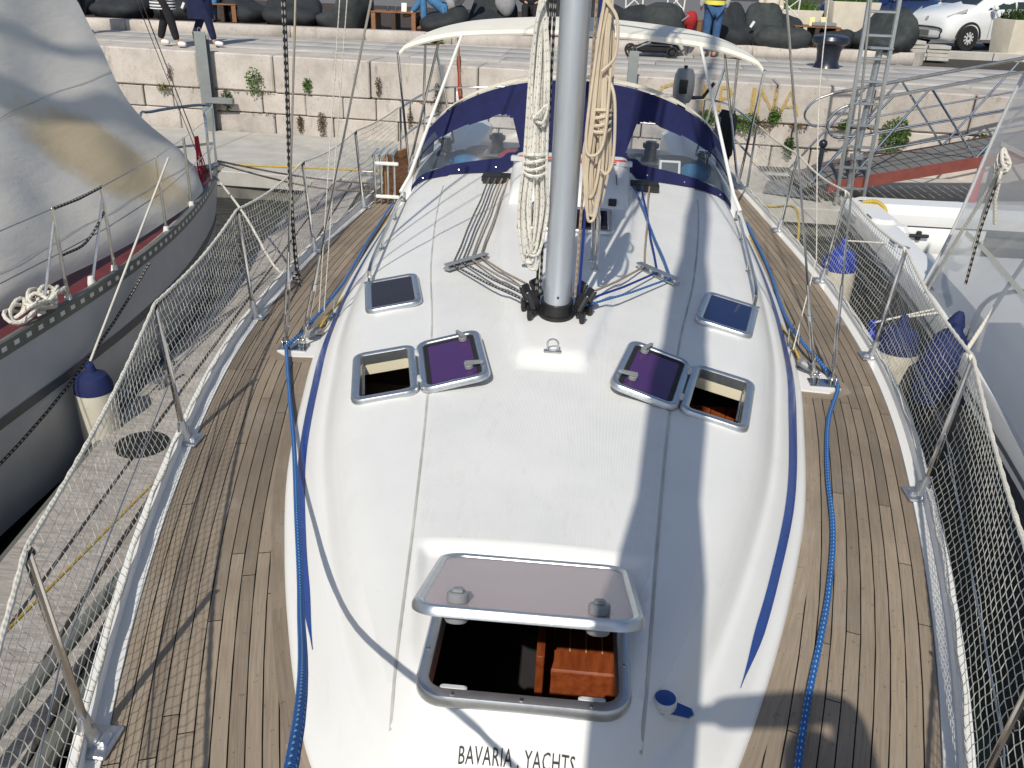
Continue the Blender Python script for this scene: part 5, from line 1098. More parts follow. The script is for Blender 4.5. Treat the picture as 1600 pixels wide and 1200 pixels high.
def wx(px, py_, z=None): return None
weeds = [(-5.68, .12, .15, 170, 'leaf', 'bright green weed high on the wall at the left', 1.5), (-6.22, -.22, .10, 110, 'leaf_dark', 'drooping green weed beside the dark post', 1.6), (-7.25, .18, .05, 60, 'dry_weed', 'thin dry weed in a joint left of the dark post', 3.2), (-7.4, -.07, .14, 80, 'olive_grass', 'low dry grass tuft on the left wall ledge', .35),
 (-4.72, .10, .07, 90, 'leaf', 'small green weed in a block joint behind the port shrouds', 1.8), (-4.9, -.55, .045, 130, 'dry_weed', 'long dark hanging weed under the left ledge', 3.5), (-4.5, -.55, .07, 150, 'dry_weed', 'thick dark hanging weed beside the lower shroud', 3.0), (-3.45, .15, .045, 90, 'dry_weed', 'brown weed in the tall block joint', 3.4), (-2.9, -.35, .05, 80, 'dry_weed', 'brown weed trailing behind the bimini tubes', 3.6), (-2.42, .0, .06, 140, 'dry_weed', 'dark brown weed streak behind the bimini leg', 4.6), (-1.15, .2, .05, 70, 'dry_weed', 'brown weed above the left of the sprayhood', 2.6),
 (2.08, -.04, .15, 220, 'leaf', 'leafy green weed clump left below the yellow letters', .9), (2.72, -.07, .24, 340, 'leaf', 'wide leafy green weed clump below the yellow letters', .6), (3.16, .06, .10, 120, 'leaf', 'upright green weed at the right of the yellow letters', 1.3), (3.0, -.10, .16, 120, 'dry_weed', 'brown dry weed at the right of the leafy clumps', .6), (3.55, -.07, .14, 70, 'dry_weed', 'dry trailing weed on the wall ledge by the gangway loops', .4), (3.45, -.40, .07, 150, 'leaf_dark', 'dark green hanging weed left of the gangway', 2.4),
 (4.25, .0, .09, 90, 'leaf', 'small weed tuft above the gangway loops', 1.0), (5.05, -.12, .24, 480, 'leaf', 'bushy green shrub behind the ladder and gangway', 1.15), (6.35, -.10, .09, 90, 'leaf', 'small weed behind the gangway rail', 1.0), (7.35, .0, .20, 260, 'leaf', 'green weed clump behind the gangway at the right edge', .8)]
for x, z, r, n, mt, lbl, hg in weeds: weed((x, wy(x)-.02, z), r, int(n*1.8), mt, lbl, hgt=hg, ll=.034 if 'dry' in mt else .046)
# low growth rooted along the joints
m = MB(); q = random.Random(77)
for i in range(2600):
    x = q.uniform(-9, 8); 
    if math.sin(x*1.9)+math.sin(x*4.3+1)*.7+q.uniform(-.9, .9) < .35: continue
    zj = q.choice((-.06, -.06, -.06, -.42, -.88)); p = Vector((x, wy(x)-.012, zj+q.gauss(0, .012))); l = q.uniform(.015, .05); d = Vector((q.uniform(-1, 1), -q.random()*.6, q.uniform(-.7, .9))).normalized(); s_ = d.cross(Vector((q.uniform(-1, 1), q.uniform(-1, 1), q.uniform(-1, 1)))).normalized()*l*.25
    m.add([p, p+d*l*.5+s_, p+d*l, p+d*l*.5-s_], [[0, 1, 2, 3]])
m.build('joint_growth', 'dry_weed', smooth=False, label='small dry growth along the quay wall joints', cat='moss', kind='stuff')
# steel mooring posts
for i, (x, w, zt) in enumerate(((-6.53, .20, .90), (.815, .155, .95))):
    p = thing('steel_post', (x, wy(x)-.14, -1.4), ('tall grey steel mooring post in front of the walking people', 'short grey steel mooring post behind the sprayhood')[i], 'post', 'steel mooring posts'); yb = wy(x)-.14
    MB().box((x, yb-.07, (zt-1.4)/2), (w, .012, zt+1.4), bev=.003).build('front_flange', 'grey_steel', p); MB().box((x, yb+.07, (zt-1.4)/2-.02), (w, .012, zt+1.35), bev=.003).build('rear_flange', 'grey_steel', p); MB().box((x, yb, (zt-1.4)/2-.01), (.014, .126, zt+1.36)).build('web', 'grey_steel', p)
    MB().tube(cr([(x-.025, yb-.06, zt-.02), (x-.025, yb-.06, zt+.04), (x, yb-.06, zt+.065), (x+.025, yb-.06, zt+.04), (x+.025, yb-.06, zt-.02)], 4), .007, 6).build('lifting_eye', 'stainless', p)
    if i == 0: MB().box((x+.22, yb-.05, -.22), (.5, .10, .10), bev=.01).build('collar', 'grey_steel', p)
# ================================================================== promenade
MB().add([(-200, 15.7, .515), (200, 15.7, .515), (200, 400, .515), (-200, 400, .515)], [[0, 1, 2, 3]]).build('ground', 'dirt', smooth=False, kind='structure')
pv = thing('promenade', (0, 17, .5), None, None, kind='structure')
for r_ in range(4):
    y = 0.965+r_*.88; x = -15+rn.uniform(-.8, 0)
    while x < 14:
        w = rn.uniform(.9, 1.7); c = x+w/2; b = MB().box((c, wy(c)+y+.42, .545), (w-.010, .872, .07+rn.uniform(0, .003)), rot=ang, bev=.003); b.build('paving_slab', 'paving', pv, ang=60); x += w
def ky(x): return 18.70+.0376*(x+10.4)
kb = thing('kerb', (-3, 19, .55), None, None, kind='structure'); x = -16.
while x < 6.4:
    w = rn.uniform(1.1, 1.9); c = x+w/2; MB().box((c, ky(c)+.16, .665), (w-.010, .32, .25), rot=.0376, bev=.018).build('kerb_stone', 'stone', kb, ang=60); x += w
rc = Vector((6.4, ky(6.4)+.75))                                         # rounded end of the kerb
for k in range(4):
    a0 = -math.pi/2+k*math.pi/8; a1 = a0+math.pi/8-.02; pol = [(rc.x+.75*math.cos(a), rc.y+.75*math.sin(a)) for a in (a0, (a0+a1)/2, a1)]+[(rc.x+.44*math.cos(a), rc.y+.44*math.sin(a)) for a in (a1, (a0+a1)/2, a0)]
    MB().prism(pol, .53, .79).build('kerb_stone', 'stone', kb, smooth=False)
MB().add([(-40, ky(-40)+.3, .775), (6.4, ky(6.4)+.3, .775), (6.75, 21, .775), (6.75, 30, .775), (-40, 30, .775)], [[0, 1, 2, 3, 4]]).build('cafe_terrace', 'dark_timber', smooth=False, kind='structure')
MB().add([(6.6, 21.9, .60), (60, 24.2, .60), (60, 60, .60), (-60, 60, .60), (-60, 30.0, .60), (6.6, 30, .60)], [[0, 1, 2, 3, 4, 5]]).build('road', 'asphalt', smooth=False, kind='structure')
rk = thing('road_kerb', (9, 22.2, .5), None, None, kind='structure')
for k in range(9): xx = 7.4+1.35*k; MB().box((xx, 22.0+.043*(xx-6.6), .585), (1.33, .22, .20), rot=.043, bev=.012).build('kerb_stone', 'concrete', rk)
for (x0, y0, r_, l_) in ((-3.05, ky(-3.05)-.05, .10, 'tuft of grass at the foot of the kerb behind the bimini'), (7.75, 21.75, .22, 'yellowing grass tuft in front of the road kerb')): weed((x0, y0, .62), r_, 110, 'olive_grass', l_, hgt=.45, ll=.09, name='grass_tuft')
# ---- bollard
bl = MB().lathe([(.25, 0), (.235, .03), (.20, .12), (.215, .30), (.26, .40), (.33, .44), (.345, .49), (.32, .55), (.2, .58), (.02, .59)], (4.57, 17.6, .575), 24).build('bollard', 'black_iron', label='black cast iron mooring bollard on the promenade', cat='bollard')
# ---- gangway
gw = thing('gangway', (5.5, 12.8, -.75), 'sloping gangway with stainless rails and a rust red side beam', 'gangway')
gz = lambda x: -.50+.235*(x-3.45)
for y, nm in ((12.32, 'side_beam'), (13.34, 'side_beam')): MB().add([Vector((x, y+dy, gz(x)+dz)) for x in (3.55, 10.) for dy, dz in ((-.03, -.13), (.03, -.13), (.03, .02), (-.03, .02))], [[0, 1, 2, 3], [4, 7, 6, 5], [0, 4, 5, 1], [1, 5, 6, 2], [2, 6, 7, 3], [3, 7, 4, 0]]).build(nm, 'rust_paint', gw, smooth=False)
x = 3.2
while x < 9.8:
    MB().box((x+.07, 12.83, gz(x+.07)+.005), (.135, .98, .03), tilt=Matrix.Rotation(-.231, 3, 'Y'), bev=.004).build('tread_board', 'asphalt', gw); x += .142
for y, x0, zt in ((12.32, 3.62, 1.08), (13.34, 3.55, 1.08)):
    m = MB(); rz_ = lambda x, h: gz(x)+h*.98
    top = [(x, y, rz_(x, zt)) for x in (x0+.1, 5, 7, 10)]; bot = [(x, y, rz_(x, .62)) for x in (x0+.12, 5, 7, 10)]
    loop = cr([top[0], (x0-.14, y, rz_(x0-.14, zt-.06)), (x0-.25, y, rz_(x0-.25, .85)), (x0-.12, y, rz_(x0-.12, .66)), bot[0]], 6)
    m.tube(loop, .018, 8); m.tube(top, .024, 10); m.tube(bot, .013, 8); m.tube([(x, y, rz_(x, .36)) for x in (x0+.3, 10)], .013, 8); m.build('hand_rail', 'stainless', gw)
    d = MB(); xs = [x0+.2, x0+1.0, x0+1.8, x0+2.6, x0+3.4, x0+4.2]
    for i, (a, b) in enumerate(zip(xs, xs[1:])): d.tube([(a, y, gz(a)+(.0 if i % 2 == 0 else zt)), (b, y, gz(b)+(zt if i % 2 == 0 else .0))], .017, 8)
    d.tube([(x0-.35, y, gz(x0)-.05), (xs[0]+.35, y, rz_(xs[0]+.35, zt))], .017, 8)
    d.build('truss_bar', 'stainless', gw)
MB().box((5.55, 12.36, -.45), (.09, .05, .7), bev=.01).build('support_leg', 'red_plastic', gw); MB().box((5.7, 12.36, -.40), (.06, .06, .6), bev=.01).build('support_leg', 'black_iron', gw)
MB().add([(2.75, 12.7, -.738), (3.5, 12.28, -.70), (3.5, 13.4, -.60), (2.95, 13.5, -.735)], [[0, 1, 2, 3]]).build('ramp_plate', 'galvanised', gw, smooth=False)
MB().box((3.42, 12.5, -.35), (.06, .04, .72), bev=.01).ball((3.42, 12.5, .03), .06, 10, 8).build('end_post', 'black_iron', gw)
# ---- ladder
ld = thing('ladder', (3.85, 12.2, -.75), 'tall aluminium ladder standing upright on the pontoon beside the gangway', 'ladder')
for x0, x1 in ((3.66, 3.52), (4.02, 3.90)): MB().add([Vector((x+dx, 12.2+dy, z)) for (x, z) in ((x0, -.72), (x1, 3.2)) for dx, dy in ((-.02, -.03), (.02, -.03), (.02, .03), (-.02, .03))], [[0, 1, 2, 3], [4, 7, 6, 5], [0, 4, 5, 1], [1, 5, 6, 2], [2, 6, 7, 3], [3, 7, 4, 0]]).build('rail', 'aluminium', ld, smooth=False)
for k in range(13): z = -.5+.28*k; t = (z+.72)/3.92; MB().box((3.84-.13*t, 12.2, z), (.35, .03, .035), bev=.006).build('rung', 'aluminium', ld)
MB().tube([(3.82, 12.28, -.75), (3.85, 12.28, 1.3)], .045, 10).build('support_post', 'galvanised', ld); MB().box((3.84, 12.22, 1.31), (.30, .12, .03), bev=.006).build('bracket', 'galvanised', ld); MB().box((3.84, 12.25, -.7), (.24, .2, .10), bev=.02).build('foot', 'concrete', ld); MB().box((3.83, 12.25, -.08), (.16, .12, .07), bev=.01).build('clamp', 'galvanised', ld)
# ================================================================== cafe on the terrace
T = .778
def beanbag(x, y, w, l, hb, rz, label, mat='charcoal_fabric', hs=.36, z=T):
    m = MB(); R = Matrix.Rotation(rz, 3, 'Z'); q = random.Random(label); ph = [q.uniform(0, 6) for _ in range(4)]; rows = []; nn = 22
    for i in range(15):                                                 # vertical rings, a soft block whose back is higher than its seat
        t = i/14; ring = []
        for k in range(nn):
            a = 2*math.pi*k/nn; cx = math.copysign(abs(math.cos(a))**.55, math.cos(a)); cy = math.copysign(abs(math.sin(a))**.55, math.sin(a))
            prof = (.90+.16*math.sin(math.pi*min(1, t*1.15)))*(1 if t < .72 else math.sqrt(max(0, 1-((t-.72)/.28)**2)))
            px, py = cx*w/2*prof, cy*l/2*prof; back = sstep((py/l+.08)/.38); h = hs+(hb-hs)*back+.03*math.sin(px*9+ph[0])+.03*math.sin(py*8+ph[1])
            dn = 1+.022*math.sin(9*t+ph[2]+k*1.7); ring.append(Vector((x, y, z))+R @ Vector((px*dn, py*dn, t*h)))
        rows.append(ring)
    m.grid(rows, True); m.add(rows[0], [list(range(nn))[::-1]]); m.add(rows[-1], [list(range(nn))])
    return m.build('bean_bag', mat, label=label, cat='bean bag', group='bean bags on the terrace', ang=80)
bags = [(-11.6, 20.0, 1.1, 1.0, .85, .2, 'black bean bag at the far left behind the sail edge'), (-10.15, 19.75, 1.2, 1.0, .62, -.3, 'wide dark bean bag left of the striped coat'), (-8.95, 19.9, 1.0, 1.0, .75, .4, 'dark bean bag with a white tag just left of the striped coat'), (-7.45, 20.0, .9, .9, .55, 1.2, 'low glossy black bean bag right of the walking couple'),
 (-6.35, 19.75, 1.15, .95, .75, .1, 'black bean bag behind the left cap shroud'), (-5.15, 19.6, 1.05, 1.0, .95, -1.9, 'charcoal bean bag armchair between the port shrouds'), (-3.05, 19.75, 1.5, 1.0, .62, -1.35, 'long black bean bag under the lounging person'), (-2.05, 19.95, 1.0, 1.0, .85, -.2, 'black bean bag behind the lounging person'), (-.6, 20.3, 1.3, 1.0, .8, .2, 'dark bean bag just left of the mast'),
 (.25, 20.2, 1.2, 1.0, .75, .1, 'dark bean bag just right of the mast'), (1.05, 20.1, .75, .8, .72, 0, 'small round black bean bag left of the stroller'), (3.10, 19.75, .8, .9, .88, .5, 'black bean bag with a white tag beside the hi vis person'), (3.75, 19.85, .8, .9, .92, .1, 'charcoal green bean bag in the middle of the right hand pile'), (4.15, 20.1, .9, .9, .62, -.1, 'rounded bean bag at the right of the pile'), (4.05, 19.5, 1.1, .6, .42, 0, 'flat charcoal bean bag in front of the pile'),
 (6.15, 19.95, 1.45, 1.0, .85, -1.2, 'large charcoal bean bag behind the ladder'), (5.25, 20.1, .7, .7, .42, .4, 'dark blue cushion bag beside the bollard')]
for i, (x, y, w, l, h, rz, lb) in enumerate(bags): beanbag(x, y, w, l, h, rz, lb, 'charcoal_green' if i in (5, 12, 14, 15) else 'charcoal_fabric')
for i, (x, y, z_, lb) in enumerate(((-8.62, 19.38, .30, 'just left of the striped coat'), (3.38, 19.28, .42, 'beside the hi vis person'), (-5.0, 19.12, .30, 'between the port shrouds'))): MB().box((x, y, T+z_), (.05, .012, .13), tilt=Matrix.Rotation(.5, 3, 'Y')).build('bag_tag', 'shoe_white', smooth=False, label='white fabric tag on the bean bag '+lb, cat='tag')
def pallet_table(x, y, w, l, h, rz, label):
    t = thing('pallet_table', (x, y, T), label, 'table', 'pallet tables'); R = Matrix.Rotation(rz, 3, 'Z'); c = Vector((x, y, T))
    for k in range(5): MB().box(c+R @ Vector((0, -l/2+l*(k+.5)/5, h-.012)), (w, l/5-.012, .022), rot=rz, bev=.003).build('board', 'pallet_wood', t)
    for sx in (-1, 0, 1): MB().box(c+R @ Vector((sx*(w/2-.05), 0, h/2-.012)), (.09, l*.96, h-.03), rot=rz, bev=.004).build('block', 'dark_timber' if sx == 0 else 'pallet_wood', t)
    return t
pallet_table(-4.05, 19.6, .95, .7, .36, .04, 'brown pallet table with glasses left of the lounging person'); pallet_table(4.85, 20.3, .95, .8, .40, 0, 'brown pallet table behind the bollard'); pallet_table(1.9, 20.6, 1.1, .8, .42, .1, 'dark wooden table behind the stroller'); pallet_table(-.0, 21.3, 1.6, .8, .40, 0, 'long dark table behind the mast'); pallet_table(-7.85, 19.7, .6, .6, .36, .2, 'small wooden crate table right of the walking couple')
for i, (x, y, z) in enumerate(((-3.85, 19.5, T+.36), (-.95, 20.9, T+.40), (1.55, 20.45, T+.42), (4.75, 20.1, T+.40), (5.05, 20.4, T+.40))):
    MB().box((x, y, z+.085), (.11, .012, .17), tilt=Matrix.Rotation(-.2, 3, 'X')).build('menu_card', 'card_yellow' if i else 'white_paint', smooth=False, label=('white menu card on the left pallet table', 'pale menu card left of the mast', 'pale menu card left of the stroller', 'front yellow menu card behind the bollard', 'rear yellow menu card behind the bollard')[i], cat='menu card')
for i, (x, y) in enumerate(((-4.2, 19.5), (-3.65, 19.55), (-4.02, 19.45))): MB().lathe([(.03, 0), (.034, .10), (.031, .10), (.028, .01)], (x, y, T+.36), 12, cap=False).build('drinking_glass', 'clear_vinyl', label=('left', 'right', 'middle')[i]+' drinking glass on the left pallet table', cat='glass')
MB().box((5.0, 20.15, T+.44), (.5, .25, .07), bev=.01).build('condiment_tray', 'grey_plastic', label='grey tray of jars on the right pallet table', cat='tray')
def chair(x, y, rz, label):
    t = thing('cafe_chair', (x, y, T), label, 'chair', 'white cafe chairs'); R = Matrix.Rotation(rz, 3, 'Z'); c = Vector((x, y, T)); g = lambda *p: c+R @ Vector(p)
    MB().prism([(-.21, -.2), (.21, -.2), (.23, .2), (-.23, .2)], .43, .46, (c, R @ Vector((1, 0, 0)), R @ Vector((0, 1, 0)), Vector((0, 0, 1)))).build('seat', 'white_paint', t)
    for sx in (-1, 1):
        MB().tube([g(sx*.19, -.18, .44), g(sx*.22, -.22, 0)], .018, 8).build('leg', 'white_paint', t); MB().tube([g(sx*.20, .24, 0), g(sx*.21, .19, .45), g(sx*.21, .25, .90)], .018, 8).build('leg', 'white_paint', t); MB().tube(cr([g(sx*.2, -.19, .2), g(sx*.11, -.19, .37), g(0, -.19, .43)], 5), .011, 6).build('brace', 'white_paint', t)
    b = MB(); b.tube([g(-.21, .25, .88), g(.21, .25, .88)], .02, 8); b.tube([g(-.21, .21, .52), g(.21, .25, .88)], .013, 6); b.tube([g(.21, .21, .52), g(-.21, .25, .88)], .013, 6); b.build('backrest', 'white_paint', t)
chair(4.55, 21.6, 2.9, 'white bentwood chair behind the pile of bean bags'); chair(1.15, 21.9, .3, 'white crossback chair left of the stroller'); chair(2.0, 22.3, -.4, 'white crossback chair behind the stroller'); chair(-6.95, 21.2, .4, 'white chair behind the left bean bags'); chair(3.1, 22.4, .2, 'white crossback chair right of the hi vis person')
# planters
def planter(x, y, z, w, l, h, rz, label, mat='leaf_dark', tall=.35):
    t = thing('planter', (x, y, z), label, 'planter', 'cream planters'); R = Matrix.Rotation(rz, 3, 'Z'); fr = (Vector((x, y, z)), R @ Vector((1, 0, 0)), R @ Vector((0, 1, 0)), Vector((0, 0, 1))); o, U, V, n = fr
    rows = [[o+U*x_*k+V*y_*k+n*zz for x_, y_ in rrect(w, l, .03, 3)] for zz, k in ((0, .84), (h*.98, 1.), (h, .99), (h, .9), (h-.05, .89))]
    m = MB().grid(rows, True); m.add(rows[0], [list(range(len(rows[0])))[::-1]]); m.add(rows[-1], [list(range(len(rows[0])))]); m.build('box', 'planter_cream', t, ang=40)
    f = MB(); q = random.Random(label)
    for i in range(220):
        p = o+U*q.uniform(-.42, .42)*w+V*q.uniform(-.42, .42)*l+n*h; d = Vector((q.uniform(-.6, .6), q.uniform(-.6, .6), 1)).normalized(); l_ = tall*q.uniform(.4, 1.1); s_ = d.orthogonal().normalized()*.02; f.add([p-s_, p+s_, p+d*l_*.6+s_*.8, p+d*l_, p+d*l_*.6-s_*.8], [[0, 1, 2, 3, 4]])
    f.build('foliage', mat, t, smooth=False)
planter(9.95, 22.45, .60, .75, .75, .80, .3, 'tapered cream planter at the right edge beside the white car'); planter(6.9, 25.2, .62, 1.3, .6, .95, .2, 'cream planter behind the ladder', 'leaf', .5); planter(5.3, 25.0, T, 1.6, .5, .55, .1, 'long low planter behind the pallet table', 'leaf', .3)
# paving slabs stacked
sk_ = random.Random(5)
for st_i, (x, y) in enumerate(((7.15, 20.75), (7.68, 20.85))):
    for k in range(5 if st_i == 0 else 4):
        hh = .078 if st_i == 0 else (.078 if k else .085); MB().box((x+sk_.uniform(-.02, .02)+(.0 if k < 4 else -.05), y+sk_.uniform(-.02, .02), .555+hh*(k+.5)+.002*k), (.46, .46, .072), rot=sk_.uniform(-.05, .05), bev=.006).build('stacked_slab', 'concrete', label='grey slab number %s from the ground in the %s stack by the white car' % (('one', 'two', 'three', 'four', 'five')[k], ('left', 'right')[st_i]), cat='slab', group='stacked paving slabs')
# stroller
sv = thing('stroller', (.95, 18.2, .58), 'black pram with a grey quilted hood on the promenade', 'pram')
MB().grid([[Vector((1.48+.34*math.sin(a)*w, 18.3-.30*math.cos(a)*w, z)) for a in [2*math.pi*k/14 for k in range(14)]] for z, w in ((1.02, .1), (1.03, .9), (1.12, 1.25), (1.34, 1.3), (1.48, 1.05), (1.56, .5), (1.57, .02))], True).build('hood', 'charcoal_green', sv); MB().box((1.50, 18.3, .93), (.46, .55, .22), bev=.05).build('carrycot', 'black_cloth', sv); MB().box((1.35, 18.3, .72), (.75, .42, .10), bev=.03).build('basket', 'black_cloth', sv)
m = MB()
for y in (18.1, 18.5): m.tube([(.88, y, .68), (1.4, y, .9), (1.95, y, 1.35)], .014, 7); m.tube([(1.85, y, .70), (1.2, y, 1.1)], .014, 7)
m.tube([(1.95, 18.1, 1.35), (1.95, 18.5, 1.35)], .018, 8); m.build('frame', 'grey_plastic', sv)
for x, y in ((.92, 18.05), (.92, 18.5), (1.72, 18.05), (1.78, 18.5)): MB().tube([Vector((x+.10*math.cos(2*math.pi*k/20), y, .68+.10*math.sin(2*math.pi*k/20))) for k in range(20)], .018, 7, True).lathe([(.025, -.02), (.06, 0), (.025, .02)], (x, y, .68), 12, (0, 1, 0)).build('wheel', 'tyre', sv)
lump((1.02, 18.25, 1.12), .09, (1, 1, .8), 21).build('toy', 'throw_blue', label='light blue soft toy hanging on the pram', cat='toy')
lump((2.05, 18.75, 1.22), .16, (.8, .8, 1.2), 22).build('red_bag', 'red_cloth', label='red bag between the pram and the hi vis person', cat='bag')
# people on the quay
def stripes_coat(t, g):
    p = g('pel'); m = MB().grid([[p+Vector((.20*w*math.cos(a), .16*w*math.sin(a), z)) for a in [2*math.pi*k/18 for k in range(18)]] for z, w in ((-.34, 1.12), (-.15, 1.1), (.05, 1.02), (.25, 1.0), (.45, 1.0))], True); m.build('coat', 'striped_cloth', t)
def long_coat(mat, dz=-.35):
    def f(t, g):
        p = g('pel'); MB().grid([[p+Vector((.21*w*math.cos(a), .17*w*math.sin(a), z)) for a in [2*math.pi*k/18 for k in range(18)]] for z, w in ((dz, 1.1), (-.1, 1.06), (.2, 1.0), (.45, 1.0))], True).build('coat', mat, t)
    return f
person((-7.45, 15.95, .58), -math.pi/2, pose(anl=(-.08, -.16, .10), knl=(-.09, -.03, .50), anr=(.08, .22, .09), knr=(.09, .14, .50)), 'person in a black and white striped coat and dark leggings walking', 'striped_cloth', 'black_cloth', 'shoe_white', coat=stripes_coat)
person((-6.95, 16.35, .58), -math.pi/2, pose(anl=(-.08, -.20, .12), knl=(-.09, -.02, .50), anr=(.08, .24, .09), knr=(.09, .15, .50)), 'person in a long navy coat and white shoes walking behind the steel post', 'navy_cloth', 'navy_cloth', 'shoe_white', coat=long_coat('navy_cloth', -.5))
person((-9.95, 17.6, .58), -math.pi/2, pose(anl=(-.08, -.1, .09), anr=(.08, .12, .09)), 'person in black trousers and boots beside the sail edge', 'black_cloth', 'black_cloth', 'black_cloth', coat=long_coat('black_cloth', -.2))
def vest(t, g):
    p = g('pel')
    for z0, z1, mt in ((.02, .10, 'hivis'), (.10, .20, 'black_cloth'), (.20, .50, 'hivis')): MB().grid([[p+Vector((.205*math.cos(a), .17*math.sin(a), z)) for a in [2*math.pi*k/18 for k in range(18)]] for z in (z0, z1)], True).build('vest_band', mt, t)
person((2.50, 18.65, .58), .1, pose(), 'person in blue jeans and a yellow striped top standing by the pram', 'shoe_white', 'denim', 'brown_leather', coat=vest)
LY = dict(pel=(0, 0, .46), chest=(.34, .02, .68), neck=(.46, .02, .80), head=(.55, .05, .90), shl=(.36, -.17, .76), shr=(.36, .19, .76), ell=(.20, -.26, .62), elr=(.45, .3, .95), hal=(.32, -.14, .92), har=(.40, .1, 1.05), hil=(-.05, -.09, .45), hir=(-.05, .09, .45), knl=(-.46, -.10, .72), knr=(-.40, .06, .74), anl=(-.44, -.12, .12), anr=(-.72, -.02, .36), tol=(-.60, -.14, .05), tor=(-.92, -.03, .28))
person((-2.95, 19.45, T), 0, LY, 'person in grey top and blue jeans lounging on a bean bag with crossed legs', 'grey_cloth', 'denim_blue', 'brown_leather')
SIT = dict(pel=(0, 0, .50), chest=(0, .05, .85), neck=(0, .05, 1.03), head=(0, .06, 1.17), shl=(-.18, .05, .96), shr=(.18, .05, .96), ell=(-.25, .0, .68), elr=(.25, .0, .68), hal=(-.12, -.22, .62), har=(.12, -.22, .62), hil=(-.1, 0, .48), hir=(.1, 0, .48), knl=(-.12, -.42, .55), knr=(.12, -.42, .55), anl=(-.1, -.52, .11), anr=(.12, -.55, .11), tol=(-.1, -.70, .05), tor=(.12, -.72, .05))
person((-8.15, 20.1, T), 0, SIT, 'seated person in blue jeans and white shoes right of the walking couple', 'grey_cloth', 'denim_blue', 'shoe_white'); person((-1.2, 20.3, T), 0, SIT, 'seated person in dark clothes left of the mast', 'black_cloth', 'black_cloth', 'brown_leather'); person((-6.6, 20.35, T), 0, SIT, 'seated person in a dark top with white shoes behind the cap shroud', 'black_cloth', 'denim', 'shoe_white')
person((-10.3, 20.5, T), .3, SIT, 'seated person in blue jeans on the far left bean bag', 'grey_cloth', 'denim_blue', 'shoe_white'); person((.1, 21.9, T), 0, SIT, 'seated person with bare arms behind the mast', 'red_cloth', 'denim', 'brown_leather'); person((4.0, 20.9, T), .2, SIT, 'seated person in a beige top behind the right hand pile', 'planter_cream', 'denim', 'brown_leather')
lump((-1.75, 19.75, T+.68), .24, (.8, .5, 1.4), 31).build('jacket', 'grey_cloth', label='grey jacket hung over a bean bag', cat='jacket')
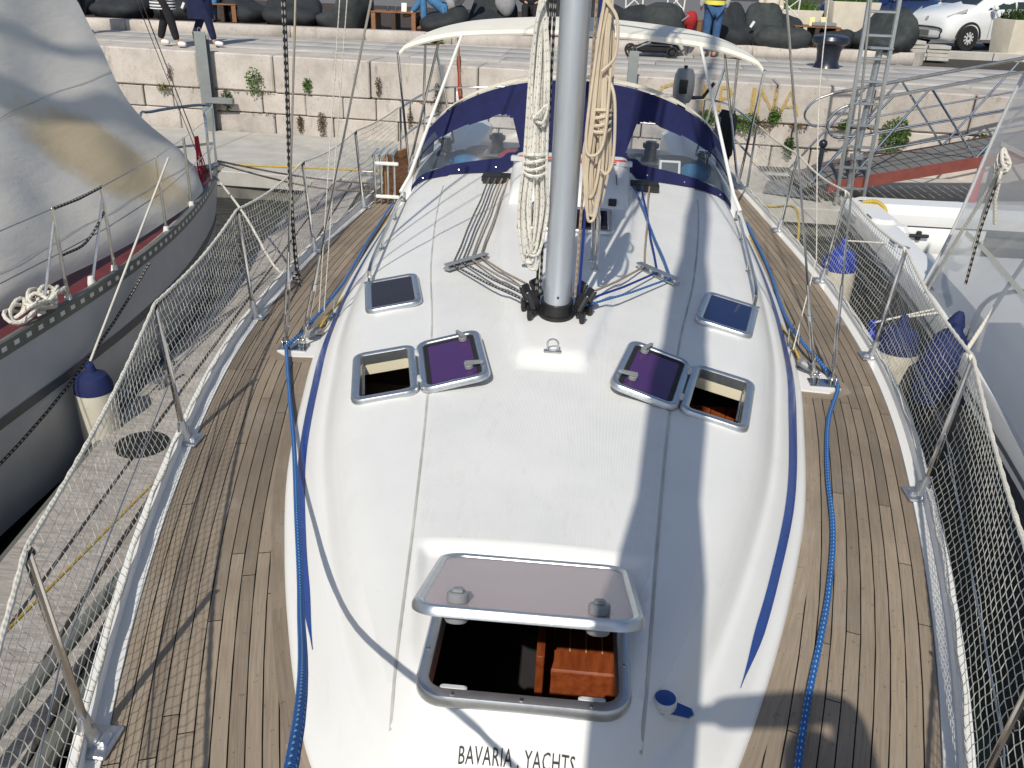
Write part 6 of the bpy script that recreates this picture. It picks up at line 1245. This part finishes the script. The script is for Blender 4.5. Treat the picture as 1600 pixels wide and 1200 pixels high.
# ---- cars
def car(loc, rz, paint, label, L=3.55, Wd=1.64, H=1.48, plate=True):
    t = thing('parked_car', loc, label, 'car', 'parked cars'); R = Matrix.Rotation(rz, 3, 'Z'); o = Vector(loc); g = lambda x, y, z: o+R @ Vector((x, y, z)); k = L/3.55
    # stations along x (nose at -L/2): x, half width, bottom, waist, hood/roof height, roof half width
    S = [(-1.775, .50, .34, .50, .54, .45), (-1.76, .62, .26, .56, .66, .56), (-1.70, .72, .22, .64, .76, .64), (-1.55, .78, .20, .72, .86, .68), (-1.25, .81, .19, .82, .96, .68), (-.95, .82, .19, .90, 1.02, .66), (-.62, .82, .19, .92, 1.20, .62), (-.25, .82, .19, .93, 1.40, .58), (.15, .82, .19, .94, 1.47, .57), (.7, .82, .19, .95, 1.48, .57), (1.2, .81, .19, .97, 1.44, .55), (1.55, .79, .22, .98, 1.30, .52), (1.70, .74, .28, .95, 1.10, .52), (1.76, .66, .36, .80, .95, .5)]
    def sec(x, hw, b, w, r, rw): return [g(x*k, s_*yy, zz) for s_, yy, zz in [(-1, hw*.86, b), (-1, hw*.97, b+.08), (-1, hw, (b+w)/2), (-1, hw*.985, w-.05), (-1, hw*.95, w), (-1, (hw*.95+rw)/2, (w+r)/2), (-1, rw, r-.05), (-1, rw*.85, r), (0, 0, r+.02), (1, rw*.85, r), (1, rw, r-.05), (1, (hw*.95+rw)/2, (w+r)/2), (1, hw*.95, w), (1, hw*.985, w-.05), (1, hw, (b+w)/2), (1, hw*.97, b+.08), (1, hw*.86, b)]]
    rows = [sec(*s_) for s_ in S]; m = MB().grid(rows, True); m.add(rows[0], [list(range(17))]); m.add(rows[-1], [list(range(17))[::-1]]); m.build('body', paint, t, ang=40)
    for sy in (-1, 1):
        def side(x, f): 
            for a, b in zip(S, S[1:]):
                if a[0] <= x <= b[0]: q = (x-a[0])/(b[0]-a[0]); v = [a[i]+(b[i]-a[i])*q for i in range(6)]; break
            hw, w, r, rw = v[1]*.95, v[3], v[4]-.05, v[5]; return g(x*k, sy*(hw+(rw-hw)*f+.008), w+(r-w)*f)
        for x0, x1, tp in ((-.72, .16, .42), (.22, 1.05, .22)): MB().grid([[side(x, f) for x in (x0+(tp*f if x0 < 0 else 0), (x0+x1)/2+.1*f, x1-(.0 if x0 < 0 else .2*f))] for f in (.08, .35, .62, .9)]).build('side_window', 'window_glass', t)
        for x in (-1.12, 1.15):
            c = g(x*k, sy*.70, .295); ax = R @ Vector((0, sy, 0)); w_ = MB().lathe([(.19, 0), (.285, .01), (.30, .04), (.30, .12), (.285, .15), (.20, .155)], c-ax*.02, 26, ax).build('wheel', 'tyre', t); MB().lathe([(.02, .15), (.06, .165), (.19, .15), (.205, .135), (.20, .10)], c-ax*.02, 26, ax).build('hub_cap', 'light_plastic', w_)
            sp = MB()
            for q in range(10):
                a = 2*math.pi*q/10; d = (R @ Vector((math.cos(a), 0, 0)))+Vector((0, 0, math.sin(a))); e = ax.cross(d); sp.prism([(.09, -.012), (.175, -.018), (.175, .018), (.09, .012)], .136, .146, (c, d, e, ax))
            sp.build('hub_slot', 'tyre', w_, smooth=False)
            ar = MB().tube([g(x*k, sy*.805, .295)+(R @ Vector((math.cos(a)*.345, 0, 0)))+Vector((0, 0, math.sin(a)*.345)) for a in [math.pi*q/16 for q in range(17)]], .03, 7).build('wheel_arch', 'tyre', t)
        MB().ball(g(-.62*k, sy*.93, .98), .09, 12, 8, (.8, 1, .75)).build('mirror', paint, t)
        MB().grid([[g((-1.70+.10*i)*k, sy*(.60+.045*i), .70+.045*i+q*.075) for i in range(5)] for q in (0, .5, 1)]).build('headlight', 'lamp_glass', t)
        MB().tube([g(-.55*k, sy*.826, .30), g(-.55*k, sy*.826, .86)], .003, 4).tube([g(.22*k, sy*.828, .30), g(.22*k, sy*.828, .9)], .003, 4).build('door_gap', 'tyre', t); MB().box(g(.05*k, sy*.835, .80), (.18, .02, .03), rot=rz, bev=.005).build('door_handle', paint, t)
    MB().grid([[g(x*k, yy*hw, z) for yy in (-1, -.5, 0, .5, 1)] for x, hw, z in ((-.93, .62, 1.045), (-.62, .56, 1.235), (-.30, .52, 1.405))]).build('windscreen', 'window_glass', t)
    MB().tube(cr([g(-1.765*k, -.56, .36), g(-1.79*k, -.52, .50), g(-1.79*k, .52, .50), g(-1.765*k, .56, .36), g(-1.77*k, .48, .26), g(-1.775*k, -.48, .26)], 4, True), .018, 6, True).build('bumper_trim', 'tyre', t)
    if plate: MB().box(g(-1.80*k, 0, .38), (.02, .42, .12), rot=rz, bev=.004).build('number_plate', 'number_plate', t)
    MB().lathe([(.055, 0), (.055, .01), (.03, .014)], g(-1.745*k, 0, .70), 16, R @ Vector((-1, 0, .5))).build('badge', 'lamp_glass', t)
    return t
car((10.05, 24.6, .60), math.radians(22), 'car_white', 'white small hatchback parked beyond the stacked slabs'); car((8.75, 29.0, .60), math.radians(38), 'car_blue', 'dark blue car parked behind the white hatchback', L=4.2)
